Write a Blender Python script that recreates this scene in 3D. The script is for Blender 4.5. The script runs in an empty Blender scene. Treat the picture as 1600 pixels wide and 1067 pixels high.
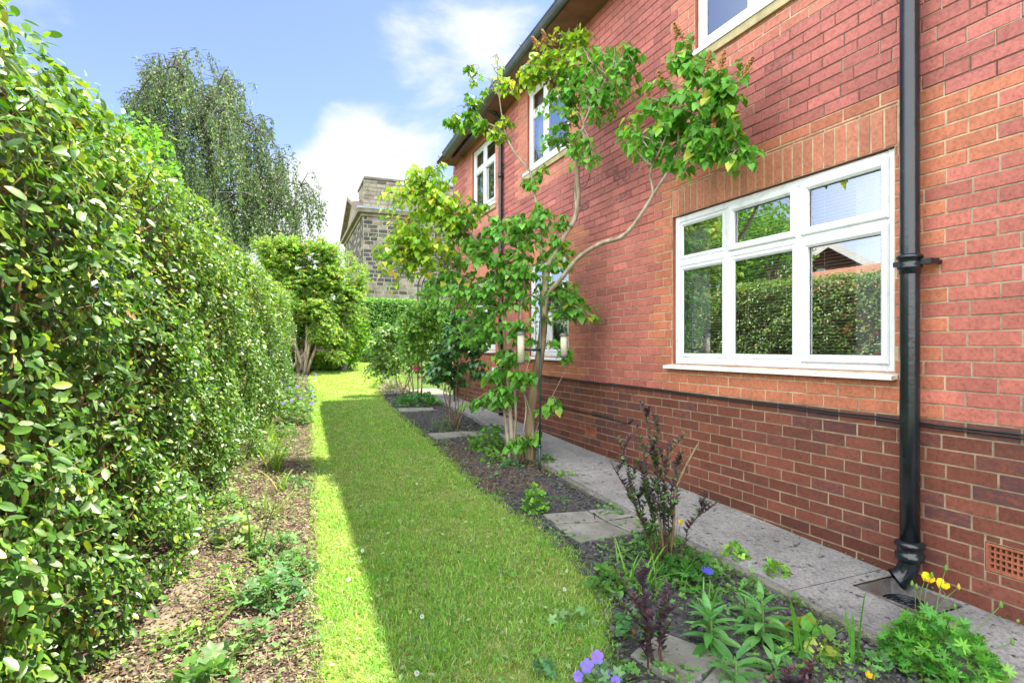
import bpy, math, random
import numpy as np
from mathutils import Vector, Matrix
rng = np.random.default_rng(7)
random.seed(7)
SC = bpy.context.scene
COL = SC.collection
# ------------------------------------------------------------------ camera
F = 880.0; TX = math.atan(375 / F); S = math.sin(TX); CC = math.cos(TX)
CZ = 1.364; HY = 543.0; G = 0.0413; D = 3.157
cam = bpy.data.objects.new('camera', bpy.data.cameras.new('camera'))
COL.objects.link(cam); SC.camera = cam
cam.location = (0, 0, CZ)
cam.rotation_euler = (math.radians(90), 0, -TX)
cam.data.sensor_width = 36; cam.data.lens = F / 1600 * 36
cam.data.shift_y = (HY - 533.5) / 1600
cam.data.clip_start = 0.05; cam.data.clip_end = 2000
# ------------------------------------------------------------------ light
SUN_TO = Vector((0.466, -0.03, 1.0)).normalized()
ELEV = math.asin(SUN_TO.z); AZ = math.atan2(SUN_TO.x, SUN_TO.y)
sun = bpy.data.objects.new('sun', bpy.data.lights.new('sun', 'SUN'))
COL.objects.link(sun)
sun.data.energy = 3.7; sun.data.angle = math.radians(0.5); sun.data.color = (1.0, 0.91, 0.74)
sun.rotation_euler = SUN_TO.to_track_quat('Z', 'Y').to_euler()
SKY = 0.10
SC.view_settings.view_transform = 'Standard'; SC.view_settings.look = 'None'
SC.view_settings.gamma = 1; SC.view_settings.use_curve_mapping = False
SC.view_settings.exposure = 1.9

def nd(nt, kind, **kw):
    n = nt.nodes.new(kind)
    for k, v in kw.items():
        if k.startswith('i_'):
            key = k[2:]
            n.inputs[int(key) if key.isdigit() else key.replace('_', ' ')].default_value = v
        else:
            setattr(n, k, v)
    return n
def ray(px, py):
    X = (px - 800) / F
    return Vector((S + X * CC, CC - X * S, (HY - py) / F))
def at(px, py, y):
    r = ray(px, py); t = y / r.y
    return Vector((r.x * t, r.y * t, CZ + r.z * t))
def gz(y):
    if y > 24: return G * 24
    if y < -12: return -G * 12
    return G * y
def gr(px, py):
    r = ray(px, py); t = -CZ / (r.z - G * r.y)
    return Vector((r.x * t, r.y * t, CZ + r.z * t))

W = bpy.data.worlds.new('World'); SC.world = W; W.use_nodes = True
nt = W.node_tree; nt.nodes.clear()
out = nd(nt, 'ShaderNodeOutputWorld')
bg = nd(nt, 'ShaderNodeBackground'); bg.inputs['Strength'].default_value = SKY
nt.links.new(bg.outputs[0], out.inputs[0])
sky = nd(nt, 'ShaderNodeTexSky', sky_type='NISHITA', sun_disc=False, sun_elevation=ELEV, sun_rotation=AZ,
         air_density=1.0, dust_density=0.6, ozone_density=2.0, altitude=50)
tc = nd(nt, 'ShaderNodeTexCoord')
mp = nd(nt, 'ShaderNodeMapping'); mp.inputs['Scale'].default_value = (1.0, 1.0, 2.4)
mp.inputs['Location'].default_value = (0.35, 0.1, 0.0)
nt.links.new(tc.outputs['Generated'], mp.inputs[0])
n1 = nd(nt, 'ShaderNodeTexNoise', i_Scale=3.4, i_Detail=10.0, i_Roughness=0.6, i_Distortion=0.25)
nt.links.new(mp.outputs[0], n1.inputs['Vector'])
nrm = nd(nt, 'ShaderNodeVectorMath', operation='NORMALIZE')
nt.links.new(tc.outputs['Generated'], nrm.inputs[0])
# banks of cloud standing in fixed directions of the sky: (direction, reach, weight)
acc = None
CL = [((700, 65), 0.15, 0.25), ((800, 50), 0.12, 0.20), ((610, 75), 0.08, 0.16), ((540, 190), 0.10, 0.34), ((660, 200), 0.12, 0.24), ((620, 130), 0.10, -0.10), ((510, 380), 0.28, 0.50), ((640, 380), 0.24, 0.24),
      ((90, 30), 0.16, 0.16), ((300, 40), 0.3, -0.14), ((420, 130), 0.2, -0.1)]
for (p, rad, w) in CL:
    d = ray(*p).normalized()
    dd = nd(nt, 'ShaderNodeVectorMath', operation='DISTANCE'); dd.inputs[1].default_value = d
    nt.links.new(nrm.outputs[0], dd.inputs[0])
    mr = nd(nt, 'ShaderNodeMapRange', interpolation_type='SMOOTHSTEP')
    mr.inputs['From Min'].default_value = rad; mr.inputs['From Max'].default_value = rad * 0.1
    mr.inputs['To Min'].default_value = 0; mr.inputs['To Max'].default_value = w
    nt.links.new(dd.outputs['Value'], mr.inputs['Value'])
    if acc is None: acc = mr.outputs[0]
    else:
        ad = nd(nt, 'ShaderNodeMath', operation='ADD')
        nt.links.new(acc, ad.inputs[0]); nt.links.new(mr.outputs[0], ad.inputs[1]); acc = ad.outputs[0]
ad = nd(nt, 'ShaderNodeMath', operation='ADD')
nt.links.new(acc, ad.inputs[0]); nt.links.new(n1.outputs['Fac'], ad.inputs[1])
cr = nd(nt, 'ShaderNodeMapRange', interpolation_type='SMOOTHSTEP')
cr.inputs['From Min'].default_value = 0.59; cr.inputs['From Max'].default_value = 0.88
nt.links.new(ad.outputs[0], cr.inputs['Value'])
tint = nd(nt, 'ShaderNodeMix', data_type='RGBA', blend_type='MULTIPLY'); tint.inputs['Factor'].default_value = 1
tint.inputs['B'].default_value = (0.82, 0.76, 0.90, 1)
nt.links.new(sky.outputs[0], tint.inputs['A'])
mx = nd(nt, 'ShaderNodeMix', data_type='RGBA'); mx.inputs['B'].default_value = (2.9, 3.0, 3.1, 1)
nt.links.new(cr.outputs[0], mx.inputs['Factor']); nt.links.new(tint.outputs['Result'], mx.inputs['A'])
# added out-of-view brightness in the sky behind and left, lifts the shaded wall
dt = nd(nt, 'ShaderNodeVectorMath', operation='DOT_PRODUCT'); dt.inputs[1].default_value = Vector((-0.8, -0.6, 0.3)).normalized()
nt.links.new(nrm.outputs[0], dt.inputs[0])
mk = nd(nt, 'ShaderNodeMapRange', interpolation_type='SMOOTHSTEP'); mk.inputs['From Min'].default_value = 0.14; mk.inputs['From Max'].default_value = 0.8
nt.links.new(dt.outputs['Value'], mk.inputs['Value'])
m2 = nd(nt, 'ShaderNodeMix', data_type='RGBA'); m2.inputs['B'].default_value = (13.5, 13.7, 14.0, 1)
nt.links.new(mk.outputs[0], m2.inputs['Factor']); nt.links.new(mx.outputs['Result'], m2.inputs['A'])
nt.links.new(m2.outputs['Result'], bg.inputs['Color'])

# ------------------------------------------------------------------ materials
def newmat(name):
    m = bpy.data.materials.new(name); m.use_nodes = True
    nt = m.node_tree; nt.nodes.clear()
    o = nd(nt, 'ShaderNodeOutputMaterial')
    return m, nt, o
def ramp(nt, fac, stops):
    r = nd(nt, 'ShaderNodeValToRGB')
    while len(r.color_ramp.elements) < len(stops): r.color_ramp.elements.new(0.5)
    for e, (p, c) in zip(r.color_ramp.elements, stops):
        e.position = p; e.color = (*c, 1)
    nt.links.new(fac, r.inputs[0]); return r.outputs[0]
def mul(nt, a, b, f=1.0, mode='MULTIPLY'):
    m = nd(nt, 'ShaderNodeMix', data_type='RGBA', blend_type=mode)
    if isinstance(f, (int, float)): m.inputs['Factor'].default_value = f
    else: nt.links.new(f, m.inputs['Factor'])
    for s, v in (('A', a), ('B', b)):
        if isinstance(v, tuple): m.inputs[s].default_value = (*v, 1)
        else: nt.links.new(v, m.inputs[s])
    return m.outputs['Result']
def noise(nt, scale, detail=4, rough=0.55, vec=None, coord='Object', out='Fac'):
    n = nd(nt, 'ShaderNodeTexNoise', i_Scale=scale, i_Detail=detail, i_Roughness=rough)
    if vec is None:
        t = nd(nt, 'ShaderNodeTexCoord'); vec = t.outputs[coord]
    nt.links.new(vec, n.inputs['Vector']); return n.outputs[out]
def plain(name, stops, scale=8, rough=0.6, bump=0.2, bscale=40, spec=0.5, metal=0.0, detail=5, bdist=0.01, attr=False, stretch=None):
    m, nt, o = newmat(name)
    p = nd(nt, 'ShaderNodeBsdfPrincipled'); nt.links.new(p.outputs[0], o.inputs[0])
    t = nd(nt, 'ShaderNodeTexCoord'); vec = t.outputs['Object']
    if stretch:
        mm = nd(nt, 'ShaderNodeMapping'); mm.inputs['Scale'].default_value = stretch
        nt.links.new(vec, mm.inputs[0]); vec = mm.outputs[0]
    c = ramp(nt, noise(nt, scale, detail, 0.6, vec), stops)
    if attr:
        a = nd(nt, 'ShaderNodeAttribute', attribute_name='Col'); c = mul(nt, c, a.outputs['Color'])
    nt.links.new(c, p.inputs['Base Color'])
    p.inputs['Roughness'].default_value = rough; p.inputs['Metallic'].default_value = metal
    p.inputs['Specular IOR Level'].default_value = spec
    if bump:
        b = nd(nt, 'ShaderNodeBump'); b.inputs['Strength'].default_value = bump; b.inputs['Distance'].default_value = bdist
        nt.links.new(noise(nt, bscale, 4, 0.6, vec), b.inputs['Height']); nt.links.new(b.outputs[0], p.inputs['Normal'])
    return m
def leafmat(name, rough=0.45, trans=0.35, spec=0.5, tcol=(1.15, 1.25, 0.45)):
    # colour comes from the per leaf attribute; light also passes through the blade
    m, nt, o = newmat(name)
    a = nd(nt, 'ShaderNodeAttribute', attribute_name='Col')
    v = noise(nt, 60, 3, 0.6)
    c = mul(nt, a.outputs['Color'], ramp(nt, v, [(0.3, (0.8, 0.84, 0.78)), (0.7, (1.12, 1.1, 1.1))]))
    p = nd(nt, 'ShaderNodeBsdfPrincipled')
    p.inputs['Roughness'].default_value = rough; p.inputs['Specular IOR Level'].default_value = spec
    nt.links.new(c, p.inputs['Base Color'])
    tr = nd(nt, 'ShaderNodeBsdfTranslucent'); nt.links.new(mul(nt, c, tcol), tr.inputs['Color'])
    ms = nd(nt, 'ShaderNodeMixShader'); ms.inputs[0].default_value = trans
    nt.links.new(p.outputs[0], ms.inputs[1]); nt.links.new(tr.outputs[0], ms.inputs[2])
    nt.links.new(ms.outputs[0], o.inputs[0]); return m
M = {}
M['privet'] = leafmat('privet_leaf', 0.40, 0.34, 0.95, (1.25, 1.3, 0.4))
M['farleaf'] = leafmat('far_leaf', 0.7, 0.42, 0.2)
M['leaf'] = leafmat('soft_leaf', 0.42, 0.42, 0.45)
M['birch'] = leafmat('birch_leaf', 0.5, 0.3, 0.35)
M['grass'] = leafmat('grass_blade', 0.5, 0.45, 0.3, (1.22, 1.1, 0.5))
M['darkleaf'] = leafmat('dark_leaf', 0.28, 0.15, 0.6, (1.2, 0.8, 0.8))
M['petal'] = leafmat('petal', 0.6, 0.35, 0.2, (1.1, 1.1, 1.1))
M['bark'] = plain('lilac_bark', [(0.3, (0.17, 0.13, 0.088)), (0.55, (0.38, 0.32, 0.235)), (0.75, (0.52, 0.46, 0.36))], 14, 0.85, 0.8, 60, 0.2, stretch=(1, 1, 0.25), bdist=0.006, attr=True)
M['birch_twig'] = plain('birch_twig', [(0.3, (0.035, 0.04, 0.025)), (0.7, (0.09, 0.085, 0.06))], 6, 0.8, 0)
M['twig'] = plain('twig', [(0.3, (0.12, 0.08, 0.045)), (0.7, (0.30, 0.21, 0.12))], 30, 0.85, 0.3, 60, 0.2)
M['gstem'] = plain('green_stem', [(0.3, (0.08, 0.16, 0.04)), (0.7, (0.14, 0.24, 0.06))], 20, 0.6, 0)
M['dstem'] = plain('dark_stem', [(0.3, (0.05, 0.02, 0.02)), (0.7, (0.12, 0.06, 0.04))], 20, 0.5, 0)
M['upvc'] = plain('white_upvc', [(0.24, (0.48, 0.48, 0.46)), (0.42, (0.66, 0.69, 0.71)), (0.7, (0.74, 0.76, 0.77))], 11, 0.28, 0.02, 30, 0.5)
M['upvc_worn'] = plain('white_upvc_worn', [(0.28, (0.30, 0.28, 0.25)), (0.36, (0.74, 0.75, 0.74)), (0.7, (0.84, 0.84, 0.83))], 22, 0.35, 0.05, 30, 0.5)
M['blind'] = plain('blind_slat', [(0.3, (0.78, 0.79, 0.78)), (0.7, (0.85, 0.85, 0.84))], 3, 0.4, 0)
M['room'] = plain('room', [(0.3, (0.10, 0.09, 0.08)), (0.7, (0.16, 0.14, 0.12))], 1.2, 0.9, 0)
M['curtain'] = plain('curtain', [(0.3, (0.3, 0.31, 0.33)), (0.7, (0.42, 0.42, 0.43))], 4, 0.9, 0.2, 20, stretch=(6, 6, 0.3))
M['gap'] = plain('gasket', [(0.3, (0.02, 0.02, 0.02)), (0.7, (0.04, 0.04, 0.04))], 10, 0.7, 0)
M['iron'] = plain('black_iron', [(0.25, (0.004, 0.006, 0.008)), (0.62, (0.010, 0.014, 0.018)), (0.85, (0.04, 0.042, 0.042))], 7, 0.2, 0.25, 35, 0.55, bdist=0.004)
M['wire'] = plain('black_wire', [(0.3, (0.015, 0.015, 0.016)), (0.7, (0.03, 0.03, 0.03))], 10, 0.5, 0)
M['gutter'] = plain('black_gutter', [(0.3, (0.035, 0.04, 0.044)), (0.7, (0.08, 0.088, 0.095))], 4, 0.3, 0.1, 20)
M['soffit'] = plain('dark_soffit', [(0.3, (0.010, 0.026, 0.040)), (0.7, (0.018, 0.040, 0.058))], 3, 0.8, 0.1, 20, 0.05)
M['tile'] = plain('roof_tile', [(0.3, (0.14, 0.08, 0.06)), (0.7, (0.24, 0.13, 0.09))], 6, 0.8, 0.3, 10)
M['orange_tile'] = plain('orange_tile', [(0.3, (0.30, 0.12, 0.07)), (0.7, (0.45, 0.22, 0.13))], 6, 0.8, 0.3, 10)
M['sillstone'] = plain('sill_stone', [(0.3, (0.30, 0.24, 0.12)), (0.7, (0.50, 0.42, 0.24))], 7, 0.85, 0.3, 50)
M['terra'] = plain('terracotta', [(0.3, (0.22, 0.07, 0.035)), (0.7, (0.36, 0.12, 0.06))], 12, 0.8, 0.3, 60)
M['dirty_slab'] = plain('dirty_paving', [(0.25, (0.10, 0.075, 0.055)), (0.5, (0.22, 0.18, 0.14)), (0.8, (0.32, 0.28, 0.22))], 7, 0.95, 0.6, 60, 0.2, detail=8)
M['slab'] = plain('paving_stone', [(0.2, (0.13, 0.13, 0.10)), (0.5, (0.24, 0.235, 0.20)), (0.8, (0.34, 0.33, 0.29))], 5, 0.9, 0.5, 70, 0.25, detail=8)
M['kerb'] = plain('edging', [(0.25, (0.07, 0.09, 0.05)), (0.5, (0.19, 0.18, 0.15)), (0.8, (0.28, 0.26, 0.22))], 9, 0.95, 0.6, 60, 0.2, detail=8)
M['cream'] = plain('feeder_seed', [(0.3, (0.42, 0.38, 0.26)), (0.6, (0.62, 0.58, 0.44)), (0.8, (0.25, 0.2, 0.12))], 60, 0.7, 0.3, 90)
M['hook'] = plain('green_black_metal', [(0.3, (0.012, 0.03, 0.028)), (0.7, (0.03, 0.055, 0.05))], 10, 0.35, 0.1)
M['feedcap'] = plain('feeder_cap', [(0.3, (0.06, 0.065, 0.06)), (0.7, (0.13, 0.13, 0.12))], 10, 0.4, 0)
M['white'] = plain('white_paint', [(0.3, (0.72, 0.72, 0.7)), (0.7, (0.8, 0.8, 0.78))], 5, 0.5, 0)
M['lead'] = plain('lead_flashing', [(0.3, (0.20, 0.24, 0.28)), (0.7, (0.34, 0.38, 0.42))], 2, 0.4, 0.1)
M['seed'] = plain('seed_head', [(0.3, (0.26, 0.12, 0.035)), (0.7, (0.50, 0.28, 0.10))], 60, 0.9, 0)
M['mulch'] = plain('bark_chip', [(0.3, (0.17, 0.13, 0.10)), (0.6, (0.36, 0.30, 0.235)), (0.8, (0.56, 0.50, 0.40))], 14, 0.9, 0.3, 70, 0.2, attr=True)
M['clod'] = plain('soil_clod', [(0.3, (0.035, 0.037, 0.043)), (0.6, (0.10, 0.10, 0.108)), (0.85, (0.22, 0.21, 0.20))], 25, 0.75, 0.5, 80, 0.4, attr=True)

def brickmat():
    m, nt, o = newmat('brick')
    p = nd(nt, 'ShaderNodeBsdfPrincipled'); nt.links.new(p.outputs[0], o.inputs[0])
    a = nd(nt, 'ShaderNodeAttribute', attribute_name='Col')
    t = nd(nt, 'ShaderNodeTexCoord'); v = t.outputs['Object']
    fine = ramp(nt, noise(nt, 55, 6, 0.65, v), [(0.28, (0.62, 0.60, 0.62)), (0.5, (1, 1, 1)), (0.75, (1.28, 1.28, 1.28))])
    c = mul(nt, a.outputs['Color'], fine)
    big = ramp(nt, noise(nt, 1.3, 4, 0.6, v), [(0.3, (0.78, 0.76, 0.78)), (0.65, (1.12, 1.12, 1.1))])
    c = mul(nt, c, big)
    # fire marks: dark smudges, more of them on the bricks that carry a higher stain value
    mm = nd(nt, 'ShaderNodeMapping'); mm.inputs['Scale'].default_value = (1, 0.55, 1.5); nt.links.new(v, mm.inputs[0])
    st = noise(nt, 34, 9, 0.78, mm.outputs[0])
    th = nd(nt, 'ShaderNodeMath', operation='SUBTRACT'); th.inputs[0].default_value = 0.72
    sc_ = nd(nt, 'ShaderNodeMath', operation='MULTIPLY'); sc_.inputs[1].default_value = 0.36
    nt.links.new(a.outputs['Alpha'], sc_.inputs[0]); nt.links.new(sc_.outputs[0], th.inputs[1])
    mr = nd(nt, 'ShaderNodeMapRange', interpolation_type='SMOOTHSTEP')
    ad = nd(nt, 'ShaderNodeMath', operation='ADD'); ad.inputs[1].default_value = 0.20
    nt.links.new(th.outputs[0], ad.inputs[0])
    nt.links.new(st, mr.inputs['Value']); nt.links.new(th.outputs[0], mr.inputs['From Min']); nt.links.new(ad.outputs[0], mr.inputs['From Max'])
    mf = nd(nt, 'ShaderNodeMath', operation='MULTIPLY'); mf.inputs[1].default_value = 0.8; nt.links.new(mr.outputs[0], mf.inputs[0])
    c = mul(nt, c, (0.07, 0.036, 0.042), mf.outputs[0], 'MIX')
    # pale lime spots
    sp = nd(nt, 'ShaderNodeMapRange'); sp.inputs['From Min'].default_value = 0.70; sp.inputs['From Max'].default_value = 0.78; sp.inputs['To Max'].default_value = 0.5
    nt.links.new(noise(nt, 7, 8, 0.75, v), sp.inputs['Value'])
    c = mul(nt, c, (0.5, 0.42, 0.38), sp.outputs[0], 'MIX')
    nt.links.new(c, p.inputs['Base Color'])
    p.inputs['Roughness'].default_value = 0.66; p.inputs['Specular IOR Level'].default_value = 0.35
    b = nd(nt, 'ShaderNodeBump'); b.inputs['Strength'].default_value = 0.45; b.inputs['Distance'].default_value = 0.004
    nt.links.new(noise(nt, 90, 5, 0.7, v), b.inputs['Height']); nt.links.new(b.outputs[0], p.inputs['Normal'])
    return m
M['brick'] = brickmat()
def mortarmat():
    m, nt, o = newmat('mortar')
    p = nd(nt, 'ShaderNodeBsdfPrincipled'); nt.links.new(p.outputs[0], o.inputs[0])
    a = nd(nt, 'ShaderNodeAttribute', attribute_name='Col')
    c = mul(nt, a.outputs['Color'], ramp(nt, noise(nt, 6, 6, 0.7), [(0.32, (0.45, 0.42, 0.4)), (0.6, (1.1, 1.08, 1.05))]))
    nt.links.new(c, p.inputs['Base Color']); p.inputs['Roughness'].default_value = 0.95
    b = nd(nt, 'ShaderNodeBump'); b.inputs['Strength'].default_value = 0.5; b.inputs['Distance'].default_value = 0.003
    nt.links.new(noise(nt, 160, 3, 0.7), b.inputs['Height']); nt.links.new(b.outputs[0], p.inputs['Normal'])
    return m
M['mortar'] = mortarmat()
def glassmat():
    m, nt, o = newmat('window_glass')
    g = nd(nt, 'ShaderNodeBsdfGlossy'); g.inputs['Roughness'].default_value = 0.0; g.inputs['Color'].default_value = (0.97, 1, 1, 1)
    tr = nd(nt, 'ShaderNodeBsdfTransparent'); tr.inputs['Color'].default_value = (0.86, 0.91, 0.9, 1)
    fr = nd(nt, 'ShaderNodeFresnel'); fr.inputs['IOR'].default_value = 1.5
    mr = nd(nt, 'ShaderNodeMapRange'); mr.inputs['From Min'].default_value = 0.04; mr.inputs['From Max'].default_value = 0.4
    mr.inputs['To Min'].default_value = 0.42; mr.inputs['To Max'].default_value = 0.85
    nt.links.new(fr.outputs[0], mr.inputs['Value'])
    b = nd(nt, 'ShaderNodeBump'); b.inputs['Strength'].default_value = 0.01; b.inputs['Distance'].default_value = 0.004
    nt.links.new(noise(nt, 1.2, 1, 0.5), b.inputs['Height']); nt.links.new(b.outputs[0], g.inputs['Normal'])
    ms = nd(nt, 'ShaderNodeMixShader'); nt.links.new(mr.outputs[0], ms.inputs[0])
    nt.links.new(tr.outputs[0], ms.inputs[1]); nt.links.new(g.outputs[0], ms.inputs[2]); nt.links.new(ms.outputs[0], o.inputs[0])
    return m
M['glass'] = glassmat()
def concretemat():
    m, nt, o = newmat('old_concrete')
    p = nd(nt, 'ShaderNodeBsdfPrincipled'); nt.links.new(p.outputs[0], o.inputs[0])
    t = nd(nt, 'ShaderNodeTexCoord'); v = t.outputs['Object']
    base = ramp(nt, noise(nt, 2.2, 7, 0.65, v), [(0.25, (0.15, 0.148, 0.14)), (0.5, (0.245, 0.242, 0.232)), (0.75, (0.33, 0.326, 0.315))])
    vo = nd(nt, 'ShaderNodeTexVoronoi', i_Scale=85.0); nt.links.new(v, vo.inputs['Vector'])
    agg = ramp(nt, vo.outputs['Color'], [(0.15, (0.55, 0.54, 0.55)), (0.5, (1, 1, 1)), (0.8, (1.35, 1.32, 1.28))])
    c = mul(nt, base, agg, 0.6)
    pit = nd(nt, 'ShaderNodeMapRange'); pit.inputs['From Min'].default_value = 0.60; pit.inputs['From Max'].default_value = 0.66
    nt.links.new(noise(nt, 20, 6, 0.7, v), pit.inputs['Value'])
    c = mul(nt, c, (0.035, 0.035, 0.034), pit.outputs[0], 'MIX')
    moss = nd(nt, 'ShaderNodeMapRange'); moss.inputs['From Min'].default_value = 0.62; moss.inputs['From Max'].default_value = 0.75; moss.inputs['To Max'].default_value = 0.6
    nt.links.new(noise(nt, 3.1, 8, 0.7, v), moss.inputs['Value'])
    c = mul(nt, c, (0.09, 0.12, 0.05), moss.outputs[0], 'MIX')
    nt.links.new(c, p.inputs['Base Color']); p.inputs['Roughness'].default_value = 0.9
    b = nd(nt, 'ShaderNodeBump'); b.inputs['Strength'].default_value = 0.9; b.inputs['Distance'].default_value = 0.006
    hm = nd(nt, 'ShaderNodeMath', operation='SUBTRACT'); nt.links.new(noise(nt, 55, 6, 0.7, v), hm.inputs[0]); nt.links.new(pit.outputs[0], hm.inputs[1])
    nt.links.new(hm.outputs[0], b.inputs['Height']); nt.links.new(b.outputs[0], p.inputs['Normal'])
    return m
M['concrete'] = concretemat()
M['soil'] = plain('dark_soil', [(0.25, (0.03, 0.03, 0.034)), (0.5, (0.085, 0.08, 0.078)), (0.8, (0.18, 0.16, 0.14))], 18, 0.95, 1.0, 45, 0.2, detail=9, bdist=0.03)
M['brown_soil'] = plain('brown_soil', [(0.25, (0.05, 0.035, 0.028)), (0.5, (0.13, 0.095, 0.075)), (0.8, (0.27, 0.21, 0.17))], 16, 0.95, 1.0, 45, 0.2, detail=9, bdist=0.03)
M['turf'] = plain('turf', [(0.25, (0.12, 0.13, 0.04)), (0.5, (0.22, 0.29, 0.06)), (0.8, (0.40, 0.40, 0.16))], 14, 0.95, 1.0, 60, 0.15, detail=8, bdist=0.02)
M['field'] = plain('field', [(0.3, (0.05, 0.09, 0.02)), (0.7, (0.10, 0.15, 0.03))], 1, 0.95, 0.5, 8, 0.15)

# ------------------------------------------------------------------ mesh helpers
class MB:
    def __init__(s): s.v = []; s.f = []; s.c = []; s.sm = []
    def add(s, vs, fs, col=(1, 1, 1, 1), smooth=False):
        b = len(s.v); s.v += [tuple(x) for x in vs]
        if len(col) == 3: col = (*col, 1)
        s.c += [col] * len(vs)
        for f in fs: s.f.append(tuple(b + i for i in f)); s.sm.append(smooth)
    def box(s, a, b, col=(1, 1, 1, 1)):
        x0, y0, z0 = a; x1, y1, z1 = b
        s.add([(x0, y0, z0), (x1, y0, z0), (x1, y1, z0), (x0, y1, z0), (x0, y0, z1), (x1, y0, z1), (x1, y1, z1), (x0, y1, z1)],
              [(0, 3, 2, 1), (4, 5, 6, 7), (0, 1, 5, 4), (1, 2, 6, 5), (2, 3, 7, 6), (3, 0, 4, 7)], col)
    def tube(s, pts, rad, n=7, col=(1, 1, 1, 1), cap=True):
        pts = [Vector(p) for p in pts]
        if not hasattr(rad, '__len__'): rad = [rad] * len(pts)
        b = len(s.v); up = None
        for i, p in enumerate(pts):
            d = (pts[min(i + 1, len(pts) - 1)] - pts[max(i - 1, 0)])
            d = d.normalized() if d.length > 1e-9 else Vector((0, 0, 1))
            if up is None: up = Vector((1, 0, 0)) if abs(d.x) < 0.8 else Vector((0, 1, 0))
            u = (up - d * up.dot(d)); u = u.normalized() if u.length > 1e-6 else d.orthogonal().normalized()
            up = u; w = d.cross(u)
            for k in range(n):
                a = 2 * math.pi * k / n
                s.v.append(tuple(p + (u * math.cos(a) + w * math.sin(a)) * rad[i])); s.c.append(col if len(col) == 4 else (*col, 1))
        for i in range(len(pts) - 1):
            for k in range(n):
                k2 = (k + 1) % n
                s.f.append((b + i * n + k, b + i * n + k2, b + (i + 1) * n + k2, b + (i + 1) * n + k)); s.sm.append(True)
        if cap:
            s.f.append(tuple(b + k for k in range(n))[::-1]); s.sm.append(False)
            e = b + (len(pts) - 1) * n
            s.f.append(tuple(e + k for k in range(n))); s.sm.append(False)
    def lathe(s, o, prof, n=20, col=(1, 1, 1, 1)):
        o = Vector(o); b = len(s.v)
        for (r, z) in prof:
            for k in range(n):
                a = 2 * math.pi * k / n
                s.v.append((o.x + r * math.cos(a), o.y + r * math.sin(a), o.z + z)); s.c.append(col)
        for i in range(len(prof) - 1):
            for k in range(n):
                k2 = (k + 1) % n
                s.f.append((b + i * n + k, b + i * n + k2, b + (i + 1) * n + k2, b + (i + 1) * n + k)); s.sm.append(True)
    def build(s, name, mat, parent=None):
        me = bpy.data.meshes.new(name); me.from_pydata(s.v, [], s.f)
        me.polygons.foreach_set('use_smooth', s.sm)
        at_ = me.color_attributes.new('Col', 'FLOAT_COLOR', 'POINT')
        at_.data.foreach_set('color', np.array(s.c, dtype=np.float32).ravel())
        mats = mat if isinstance(mat, (list, tuple)) else [mat]
        for m in mats: me.materials.append(m)
        return link(name, me, parent)
def link(name, me, parent=None):
    o = bpy.data.objects.new(name, me); COL.objects.link(o)
    if parent is not None:
        o.parent = parent
        o.matrix_parent_inverse = parent.matrix_world.inverted() if parent.type == 'EMPTY' else Matrix()
        if parent.type == 'EMPTY': o.matrix_parent_inverse = Matrix.Translation(-parent.location)
    return o
def npmesh(name, V, T, C, mat, parent=None, smooth=False):
    V = np.asarray(V, dtype=np.float32); T = np.asarray(T, dtype=np.int32)
    me = bpy.data.meshes.new(name)
    me.vertices.add(len(V)); me.vertices.foreach_set('co', V.ravel())
    k = T.shape[1]
    me.loops.add(T.size); me.loops.foreach_set('vertex_index', T.ravel())
    me.polygons.add(len(T)); me.polygons.foreach_set('loop_start', np.arange(0, T.size, k, dtype=np.int32))
    me.polygons.foreach_set('loop_total', np.full(len(T), k, dtype=np.int32))
    me.polygons.foreach_set('use_smooth', np.full(len(T), smooth))
    me.update(calc_edges=True)
    a = me.color_attributes.new('Col', 'FLOAT_COLOR', 'POINT'); a.data.foreach_set('color', np.asarray(C, dtype=np.float32).ravel())
    me.materials.append(mat)
    return link(name, me, parent)
def tag(o, label=None, cat=None, group=None, kind=None):
    if label: o['label'] = label
    if cat: o['category'] = cat
    if group: o['group'] = group
    if kind: o['kind'] = kind
    return o
def empty(name, loc, label=None, cat=None, group=None):
    o = bpy.data.objects.new(name, None); COL.objects.link(o); o.location = Vector(loc); o.empty_display_size = 0.1
    return tag(o, label, cat, group)

# ---- leaves
def oval(w=0.28, fold=0.10, droop=0.08):
    V = np.array([(0, 0, 0), (-w, .3, fold), (0, .3, 0), (w, .3, fold), (-w * .92, .65, fold * .9 - droop * .4), (0, .65, -droop * .4), (w * .92, .65, fold * .9 - droop * .4), (0, 1, -droop)])
    T = np.array([(0, 2, 1), (0, 3, 2), (1, 2, 5), (1, 5, 4), (2, 3, 6), (2, 6, 5), (4, 5, 7), (5, 6, 7)])
    return V, T
def diamond(w=0.3, fold=0.1):
    return np.array([(0, 0, 0), (-w, .45, fold), (0, 1, 0), (w, .45, fold)]), np.array([(0, 2, 1), (0, 3, 2)])
def heart(w=0.42, fold=0.12, droop=0.18):
    V = np.array([(0, 0, 0), (-w * .55, -.1, fold * .4), (-w, .18, fold), (0, .3, 0), (w, .18, fold), (w * .55, -.1, fold * .4), (-w * .72, .5, fold * .7 - droop * .3), (0, .6, -droop * .3), (w * .72, .5, fold * .7 - droop * .3), (0, 1.05, -droop)])
    T = np.array([(0, 2, 1), (0, 3, 2), (0, 5, 4), (0, 4, 3), (2, 3, 7), (2, 7, 6), (3, 4, 8), (3, 8, 7), (6, 7, 9), (7, 8, 9)])
    return V, T
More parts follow.
